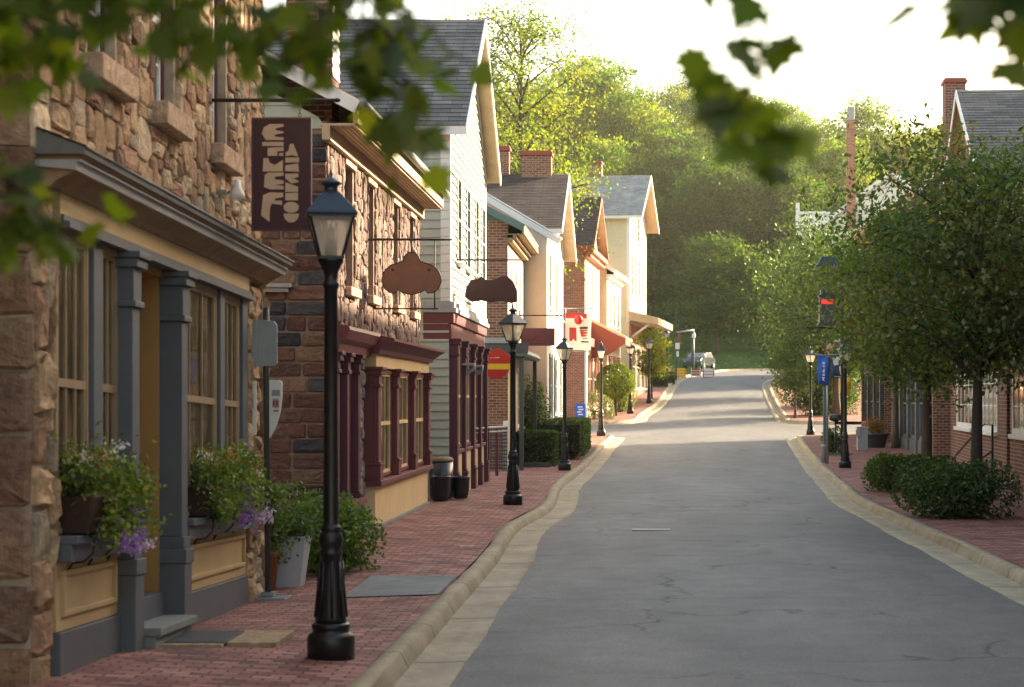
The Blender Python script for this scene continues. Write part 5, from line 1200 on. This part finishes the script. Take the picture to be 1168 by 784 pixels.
q=MB(); q.prism([(-.72,-1.04,1.06),(.72,-1.04,1.06),(.66,-.52,1.46),(-.66,-.52,1.46)],(0,-.02,.02)); q.build('windscreen',M['glass_pale'],t)
for s in (-1,1):
    q=MB(); q.prism([(s*.852,-.85,1.06),(s*.852,1.4,1.1),(s*.852,.85,1.48),(s*.852,-.4,1.46)],(s*.012,0,0)); q.build('side_window',M['glass_pale'],t)
    q=MB(); q.lathe([(.001,-.03),(.09,-.02),(.09,.02),(.001,.03)],(s*.6,-2.13,.72),10); q.build('headlight',M['signwhite'],t)
    for y in (-1.35,1.35):
        wq=MB(); wq.tube([(s*.72,y,.33),(s*.90,y,.33)],.33,18); ty=wq.build('wheel',M['rubber'],t); wq=MB(); wq.tube([(s*.88,y,.33),(s*.915,y,.33)],.2,14); wq.build('rim',M['metal'],ty)
# a small person-high statue post beside the car is a white utility marker
t=thing('marker_post','pale slim marker post with rounded head in front of the parked car','post',(5.35,158,4.1))
q=MB(); q.lathe([(.001,0),(.12,0),(.1,.1),(.07,.2),(.07,1.2),(.16,1.25),(.17,1.5),(.1,1.62),(.001,1.65)],n=12); q.build('post',M['grey_light'],t)

# ================================================================== right hand street furniture
def banner(name,label,loc,cloth,w,h,sl,letters,rz=0,mat2=None,px=-.13):
    t=thing(name,label,'banner',loc,rz,'cloth banners by the right hand lamps')
    q=MB(); n=8
    for i in range(n+1):
        for j in range(7): u,v=j/6,i/n; q.v.append((u*w,.05*math.sin(v*5+u*4)-.03,-v*h-sl*u*1.0*(1-v*.3)))
    for i in range(n):
        for j in range(6): q.f.append((i*7+j,i*7+j+1,(i+1)*7+j+1,(i+1)*7+j)); q.c.append((1,1,1)); q.smooth.append(True)
    o=q.build('cloth',M[cloth],t); s=o.modifiers.new('thick','SOLIDIFY'); s.thickness=.012
    q=MB(); q.tube([(-.15,.0,.03),(w+.05,.0,.03-sl)],.018,6); q.tube([(px,.08,.1),(px,.08,-loc[2])],.03,6); q.build('pole',M['metal'],t)
    q=MB()
    for p in letters: q.prism([(u*w,-.085,-v*h-sl*u) for u,v in p],(0,-.006,0))
    q.build('lettering',M[mat2 or 'signwhite'],t); return t
bz=lambda x,y0,y1,k=.5:[(x-.09,y0),(x+.09,y0+.02),(x+.09,y1),(x-.09,y1-.02)]
banner('banner','blue cloth banner with white vertical lettering left of the right street lamp',(5.36,57.6,3.32),'blue',.34,.86,.1,[[(.38,.22),(.62,.2),(.62,.27),(.38,.29)],[(.4,.33),(.6,.32),(.6,.36),(.48,.37),(.6,.42),(.4,.42)],[(.38,.47),(.62,.45),(.55,.53),(.62,.58),(.38,.56)],[(.4,.62),(.6,.61),(.6,.68),(.4,.69)],[(.38,.73),(.62,.72),(.5,.8),(.62,.86),(.38,.84)]],px=.3)
banner('banner','pale cloth banner with navy and yellow patches between the blue banner and the lamp',(5.68,57.0,3.28),'navycloth',.46,.66,.02,[[(.35,.05),(.98,.02),(.98,.9),(.62,.85),(.5,.4),(.2,.45),(.1,.1)]],0,'signwhite',.42)
banner('banner','small yellow cloth banner below the pale one behind the right street lamp',(5.92,56.8,2.62),'yellow',.32,.46,.0,[[(.3,.25),(.7,.25),(.7,.35),(.3,.35)]],0,'cream',.16)
t=thing('traffic_signal','dark hanging signal box with red lit lens and small roof above the right banners','traffic signal',(5.5,56.0,4.05)); t.scale=(.9,.9,.96)
q=MB(); q.box(-.28,.22,-.2,.2,.15,.95); q.box(-.32,.26,-.23,.23,.95,1.0); q.box(-.24,.18,-.18,.18,1.0,1.18); q.box(-.32,.3,-.24,.24,.08,.15); q.build('housing',M['darkmetal'],t,bevel=.02)
q=MB(); q.box(-.22,.16,-.225,-.2,.72,.86); q.build('lens',M['redlight'],t,bevel=.01)
q=MB(); q.prism([(-.42,-.3,1.85),(.55,-.3,1.85),(.35,-.2,2.15),(-.2,-.2,2.15)],(0,.5,0)); q.build('roof',M['navy'],t,bevel=.01)
q=MB(); q.tube([(-.7,0,.02),(.0,0,.0),(.5,.3,-.1)],.025,6); q.tube([(0,0,.0),(.3,0,-.1),(.5,.3,-.15)],.02,6); q.tube([(.5,.3,-4.3),(.5,.3,2.3)],.05,8); q.tube([(.5,.3,2.0),(.1,0,2.1)],.02,6); q.tube([(0,0,1.15),(0,0,1.9)],.015,6); q.build('pole',M['iron'],t)
t=thing('green_post','dark green board post with planting behind the right street lamp','post',(6.1,63,0.1))
q=MB(); q.box(-.06,.06,-.06,.06,0,2.3); q.box(-.06,.9,-.03,.03,.0,.12); q.build('post',M['teal'],t,bevel=.005); q=MB(); q.lathe([(.05,1.15),(.2,1.2),(.22,1.35),(.05,1.4)],(.35,.1,0),12); q.tube([(.35,.1,.1),(.35,.1,1.2)],.03,6); q.build('bird_bath',M['darkmetal'],t)
bush('leafy_shrub','small dark green shrub at the foot of the green board post',(6.45,64.5,.1),.42,.5,1.0,2500,.07,HG,seed=61)
t=thing('utility_box','small pale grey utility box on the bricks in front of the corner shop','utility box',(7.72,66.5,.1)); t.scale=(.8,.8,.85)
q=MB(); q.box(-.22,.22,-.2,.2,0,1.05); q.box(-.26,.26,-.24,.24,1.05,1.1); q.box(-.3,-.1,-.28,-.2,.7,1.0); q.build('cabinet',M['grey_light'],t,bevel=.01)
t=thing('bollard','short pale capped bollard at the right kerb in front of the lamp','bollard',(5.62,58.5,.02))
q=MB(); q.lathe([(.001,0),(.085,0),(.085,.5),(.1,.52),(.1,.56),(.001,.6)],n=14); q.build('shaft',M['grey_light'],t)
t=thing('flower_urn','dark round urn full of rust coloured flowers in front of the grey shopfront','planter',(8.35,68.0,.18))
q=MB(); q.lathe([(.001,0),(.3,0),(.33,.05),(.45,.5),(.5,.53),(.5,.6),(.4,.6),(.001,.55)],n=20); q.build('urn',M['darkmetal'],t)
C=MB(); rg=random.Random(9)
for k in range(1300):
    d=Vector((rg.gauss(0,.2),rg.gauss(0,.2),.85+rg.gauss(0,.14))); leafquad(C,d,.07,rg,shade([(.3,.09,.03),(.2,.10,.03),(.12,.12,.03)][rg.randrange(3)],rg,.3),.7)
for k in range(10): C.tube([(0,0,.5),(rg.gauss(0,.2),rg.gauss(0,.2),.9)],.008,4,(.08,.1,.03))
C.build('flowers',M['leaf'],t)
t=thing('hand_railing','black iron handrail sloping down along the dark red brick wall','railing',(7.75,42.2,0))
q=MB(); q.tube([(0,5.2,.55),(0,3.4,.95),(.0,1.4,1.38),(.0,.8,1.45),(0,.0,1.42),(0,0,.0)],.028,8); q.tube([(0,5.0,.1),(0,.05,.85)],.022,8); q.build('rail',M['black'],t)
for y,z in ((5.0,.6),(2.6,1.12)):
    q=MB(); q.tube([(0,y,-.05),(0,y,z)],.022,8); q.build('post',M['black'],t)
q=MB(); q.box(.1,.7,.2,5,-.1,.12); q.build('step',M['slab'],t,bevel=.01)
# ================================================================== shrubs and trees on the right pavement
DK=[(.035,.07,.014),(.05,.095,.018),(.07,.12,.022),(.03,.058,.013)]
bush('spreading_shrub','wide low feathery green shrub, nearest the kerb of the three under the right street trees',(5.35,32.4,0),1.0,1.05,.92,9000,.075,DK,'feathery shrubs in the right tree bed',71,lumps=16)
bush('spreading_shrub','rounded green shrub between two others at the foot of the street tree',(5.62,37.6,0),.72,.9,.85,6500,.075,DK,'feathery shrubs in the right tree bed',72,lumps=13)
bush('spreading_shrub','farthest and brightest of the three feathery shrubs under the right street trees',(5.55,41.2,0),.75,.9,.85,6500,.075,[(.05,.1,.018),(.07,.13,.022),(.1,.155,.03)],'feathery shrubs in the right tree bed',73,lumps=13)
STP=[(.048,.09,.016),(.065,.118,.02),(.09,.14,.026),(.12,.13,.028)]
make_tree('street_tree','broad dense street tree with dark trunk in front of the paned brick shop windows',(6.05,34.5,0),dict(seed=81,H=6.75,cb=3.1,Rd=2.7,tr=.125,nl=46,leaf=.118,per=60,sub=7,sig=.14,pal=STP,droop=.35,inner=.35,sq=1.25),'bark_dark','leaf','street trees on the right pavement')
make_tree('street_tree','street tree with slim bare trunk rising behind the middle feathery shrub',(6.2,41.5,0),dict(seed=82,H=6.2,cb=2.9,Rd=2.25,tr=.14,nl=42,leaf=.122,per=56,sub=7,sig=.14,pal=STP,droop=.4,inner=.35,sq=1.12),'bark','leaf','street trees on the right pavement')
make_tree('street_tree','street tree overhanging the hanging signal box and the far right street lamps',(9.0,67.5,0),dict(seed=83,H=7.6,cb=3.2,Rd=2.6,tr=.13,nl=42,leaf=.12,per=42,sub=6,sig=.14,pal=STP,droop=.3,inner=.35,sq=1.2),'bark','leaf','street trees on the right pavement')
make_tree('street_tree','large dark tree filling the gap beyond the cross street on the right',(9.9,96.5,1.2),dict(seed=84,H=8.6,cb=2.6,Rd=3.3,tr=.2,nl=46,leaf=.2,per=42,sub=6,sig=.15,pal=DK,inner=.4,sq=1.2),'bark','leaf')
make_tree('street_tree','tall street tree added out of view on the right pavement to block sky light',(5.9,1.5,0),dict(seed=95,H=8.0,cb=3.2,Rd=3.0,tr=.15,nl=44,leaf=.14,per=40,sub=6,sig=.14,pal=STP,inner=.35,sq=1.2),'bark','leaf')  # unseen tree, added to hold back sky fill from behind
make_tree('young_tree','small round crowned tree on the right corner before the cross street',(7.7,94.5,1.0),dict(seed=85,H=3.9,cb=1.5,Rd=1.35,tr=.07,nl=24,leaf=.13,per=42,sub=4,sig=.17,pal=[(.05,.1,.02),(.075,.13,.025)],inner=.3),'bark','leaf')
make_tree('street_tree','dark leaning tree overhanging the road at the far right bend',(11.2,118,2.1),dict(seed=86,H=10.5,cb=2.2,Rd=4.0,tr=.2,nl=46,leaf=.22,per=44,sub=6,sig=.15,pal=DK,inner=.4,sq=1.2),'bark','leaf')
make_tree('yard_tree','spreading tree beside the right bend above a leafy bank',(12.6,133.5,3.0),dict(seed=87,H=10.2,cb=.9,Rd=4.0,tr=.2,nl=54,leaf=.24,per=44,sub=6,sig=.15,pal=DK,inner=.4,sq=1.2),'bark','leaf')
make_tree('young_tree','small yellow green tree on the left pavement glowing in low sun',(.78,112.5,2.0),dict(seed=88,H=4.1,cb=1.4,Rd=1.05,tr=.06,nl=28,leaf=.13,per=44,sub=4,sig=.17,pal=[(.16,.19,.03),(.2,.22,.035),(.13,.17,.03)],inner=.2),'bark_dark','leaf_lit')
make_tree('tall_tree','tall airy tree with open branches rising behind the clapboard house roof',(-5.3,88,.5),dict(seed=89,H=20.2,cb=7.5,Rd=3.6,tr=.28,nl=46,leaf=.165,per=44,sub=7,sig=.14,pal=[(.08,.125,.025),(.10,.15,.03),(.13,.165,.035)],inner=.5),'bark','leaf_lit')
make_tree('tall_tree','bushy bright tree filling the gap between the brick chimneys',(-7.0,108,1.0),dict(seed=90,H=15.8,cb=6,Rd=4.4,tr=.28,nl=40,leaf=.22,per=34,sub=6,sig=.15,pal=[(.09,.13,.02),(.12,.15,.025),(.15,.17,.03)],inner=.5),'bark','leaf_lit')
bush('shrub_bank','tall dark green bank of shrubs hiding the foot of the white house',(9.3,98.2,1.1),2.3,1.2,2.9,7000,.16,DK,seed=91,lumps=18)
bush('shrub_bank','leafy dark shrubs on the right bank past the small round crowned tree',(10.6,106,1.4),1.8,3.0,3.2,7000,.17,DK,seed=92,lumps=18)
# the wooded hill: four grown trees, copied; two have shade painted into darker leaves
FG=[(.045,.095,.022),(.07,.125,.026),(.10,.16,.034),(.14,.185,.042)]
protos=[]
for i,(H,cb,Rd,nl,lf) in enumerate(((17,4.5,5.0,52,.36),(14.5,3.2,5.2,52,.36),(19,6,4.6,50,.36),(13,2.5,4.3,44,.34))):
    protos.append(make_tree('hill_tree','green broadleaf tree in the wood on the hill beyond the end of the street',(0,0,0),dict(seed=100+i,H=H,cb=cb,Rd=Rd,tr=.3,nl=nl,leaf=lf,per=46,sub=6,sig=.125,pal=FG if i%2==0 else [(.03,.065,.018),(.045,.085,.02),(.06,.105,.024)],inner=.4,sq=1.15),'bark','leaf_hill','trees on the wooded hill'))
rg=random.Random(77); used=[False]*4
spots=[]
for (d,x0,x1,st) in ((206,735,905,44),(205,900,1190,50),(222,600,1230,47),(244,560,1240,45),(268,520,1240,44),(296,480,1240,46)):
    px=x0+rg.uniform(0,10)
    while px<x1:
        spots.append(((px-728)*d/2200,d+rg.uniform(-5,6))); px+=st*rg.uniform(.75,1.2)
spots.append((7.9,194))
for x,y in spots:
    k=rg.choice((1,3)) if y<208 else rg.choice((0,2,0,2,1,3)); z=ground_z(x,y)-.2; s=rg.uniform(.85,1.2);  # front rows take the leaves with shade in their colour
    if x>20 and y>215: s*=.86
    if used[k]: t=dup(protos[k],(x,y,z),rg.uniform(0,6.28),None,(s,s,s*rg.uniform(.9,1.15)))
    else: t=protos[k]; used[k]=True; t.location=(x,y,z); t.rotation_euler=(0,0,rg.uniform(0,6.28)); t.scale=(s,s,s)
# undergrowth along the foot of the wood
mb=MB(); rg=random.Random(5)
for k in range(16000):
    y=rg.uniform(186,212); x=rg.uniform(-22,45); h=rg.random()**2
    if y<201 and h>.05: continue
    leafquad(mb,Vector((x,y,ground_z(x,y)+h*2.0*(y-186)/14)),rg.uniform(.25,.55),rg,shade(FG[rg.randrange(4)],rg,.35),.5)
tag(mb.build('undergrowth',M['leaf']),'rough dark green undergrowth at the foot of the wooded hill','undergrowth',None,'stuff')

# ================================================================== the maple whose branches hang into the view
def maple_leaf(mb,p,n,t,L,col,rg):
    n=n.normalized(); t=(t-n*t.dot(n)).normalized(); s=n.cross(t)
    H=[(.0,-.02),(.10,-.06),(.30,-.10),(.24,.06),(.50,.12),(.40,.22),(.62,.46),(.36,.42),(.26,.46),(.30,.66),(.16,.64),(.0,1.0)]
    ptsR=H; ptsL=[(-a,b) for a,b in H[1:-1]][::-1]
    al=ptsR+ptsL; k=len(mb.v); cv=rg.uniform(.1,.35)
    def put(a,b): 
        q=p+(s*a+t*b)*L+n*(-cv*abs(a)*.6-cv*.35*b*b)*L; mb.v.append((q.x,q.y,q.z))
    put(0,.3)
    for a,b in al: put(a,b)
    m=len(al)
    for i in range(m): mb.f.append((k,k+1+i,k+1+(i+1)%m)); mb.c.append(col); mb.smooth.append(True)
mt=thing('maple_tree','maple whose dark leafy twigs hang into the top of the view over the pavement','tree',(-3.0,-1.5,.1))
T=MB(); C=MB(); rg=random.Random(14); o=Vector((-3.0,-1.5,.1))
T.tube([(0,0,-.3),(0,0,.5),(.03,.02,2.0),(.1,.1,4.0),(.15,.2,7.0)],[.24,.19,.16,.12,.05],12)
MP=[(.05,.095,.012),(.07,.125,.015),(.10,.155,.018),(.04,.075,.012)]
def twig(pts,r,n,spread,L=(.055,.09),hang=.6,drop=(0,.12)):
    P=[Vector(p)-o for p in pts]; Q=[]
    for i in range(len(P)-1):
        for k in range(6): Q.append(P[i].lerp(P[i+1],k/6)+Vector((rg.gauss(0,.012),rg.gauss(0,.012),rg.gauss(0,.012))))
    Q.append(P[-1]); m=len(Q)
    T.tube(Q,[r*(1-.8*i/(m-1)) for i in range(m)],5)
    for k in range(n):
        f=rg.uniform(.35,1)*(m-1); i=min(m-2,int(f)); b=Q[i].lerp(Q[i+1],f-i)
        e=b+Vector((rg.gauss(0,spread),rg.gauss(0,spread),rg.gauss(0,spread*.5)-rg.uniform(*drop)))
        T.tube([b,b.lerp(e,.5)+Vector((0,0,.015)),e],.0018,3,cap=False)
        l=rg.uniform(*L); nn=Vector((rg.gauss(0,.7),rg.gauss(0,.7)-.5,rg.gauss(.7,.6))); tt=Vector((rg.gauss(0,.6),rg.gauss(0,.6),-hang))
        maple_leaf(C,e,nn,tt,l,shade(MP[rg.randrange(4)],rg,.3),rg)
limb=[(-2.87,-1.4,3.6),(-2.4,.6,3.9),(-1.6,2.4,3.6)]
T.tube([Vector(p)-o for p in limb],[.09,.06,.04],8)
# dense sprays along the top left
twig([(-1.6,2.4,3.6),(-1.45,3.2,3.05),(-1.35,3.8,2.84)],.015,135,.13)
twig([(-1.6,2.4,3.6),(-1.1,3.3,3.1),(-1.05,3.9,2.84)],.015,135,.13)
twig([(-1.6,2.4,3.6),(-.8,3.3,3.15),(-.72,3.9,2.86)],.015,110,.12)
twig([(-1.6,2.4,3.6),(-.6,3.2,3.15),(-.52,3.9,2.86),(-.46,4.05,2.74)],.014,46,.08)
twig([(-1.35,3.8,2.86),(-1.28,3.9,2.78)],.008,60,.10)
twig([(-.8,3.3,3.15),(-.6,3.9,2.82),(-.47,4.0,2.66),(-.53,4.02,2.58)],.010,26,.05,(.06,.09))
twig([(-1.6,2.4,3.6),(-1.4,3.4,2.92),(-.95,3.75,2.80),(-.55,3.9,2.76)],.010,90,.07,(.055,.085))
rg=random.Random(3)
# low spray at the far left edge
twig([(-2.0,2.2,3.3),(-1.55,3.3,2.62),(-1.30,3.9,2.48),(-1.21,4.0,2.36)],.010,60,.06,(.06,.085))
twig([(-2.0,2.2,3.3),(-1.6,3.3,2.9),(-1.36,3.9,2.66)],.010,45,.08,(.06,.09))
rg=random.Random(19)
# the spray hanging in the middle and at the top right
limb2=[(-2.4,.6,3.9),(-1.0,1.6,3.75),(.2,2.6,3.3),(.7,3.2,3.05)]
T.tube([Vector(p)-o for p in limb2],[.05,.035,.02,.012],8)
twig([(.2,2.6,3.3),(.24,3.1,2.98),(.23,3.3,2.66)],.006,8,.035,(.08,.105),.9,(.0,.05))
twig([(.24,3.1,2.98),(.19,3.3,2.66),(.20,3.3,2.48)],.005,12,.04,(.08,.11),1.2,(.0,.05))
twig([(.24,3.1,2.98),(.27,3.25,2.66)],.004,5,.025,(.09,.11),.6,(0,.02))
twig([(.24,3.1,2.98),(.22,3.3,2.6),(.17,3.3,2.44)],.004,8,.03,(.07,.1),1.0,(0,.03))
twig([(.24,3.1,2.98),(.13,3.3,2.87)],.004,2,.015,(.05,.07),.6,(0,.02))
twig([(.7,3.2,3.05),(.68,3.35,2.84),(.47,3.45,2.68)],.006,16,.035,(.10,.125),.5,(.0,.04))
twig([(.7,3.2,3.05),(.80,3.4,2.84),(.64,3.45,2.66)],.006,20,.05,(.10,.125),.7,(.0,.04))
# upper crown out of the frame
for k in range(34):
    a=rg.uniform(0,6.28); rr=rg.uniform(1.0,3.0); z=rg.uniform(4.2,7.8); c=Vector((-2.9+rr*math.cos(a),-1.2+rr*math.sin(a)*.9,z))
    if c.y>.8 and c.z<4.4: continue
    twig([(-2.85,-1.3,min(z,6.6)-.6),tuple(c.lerp(Vector((-2.85,-1.3,z)),.5)+Vector((0,0,.2))),tuple(c)],.02,36,.28)
T.build('trunk',M['bark'],mt); C.build('leaves',M['leaf_near'],mt)

# ================================================================== evening air
hm,hnt,hout=newmat('evening_haze'); pv=hnt.nodes.new('ShaderNodeVolumePrincipled'); pv.inputs['Color'].default_value=(1,.93,.78,1); pv.inputs['Density'].default_value=.00018; pv.inputs['Anisotropy'].default_value=.65
hnt.links.new(pv.outputs[0],hout.inputs['Volume'])
mb=MB(); mb.box(-170,170,-45,345,-2.5,62); hz_=mb.build('haze',hm); tag(hz_,'pale golden evening haze filling the street and the wooded hill','haze',None,'stuff')
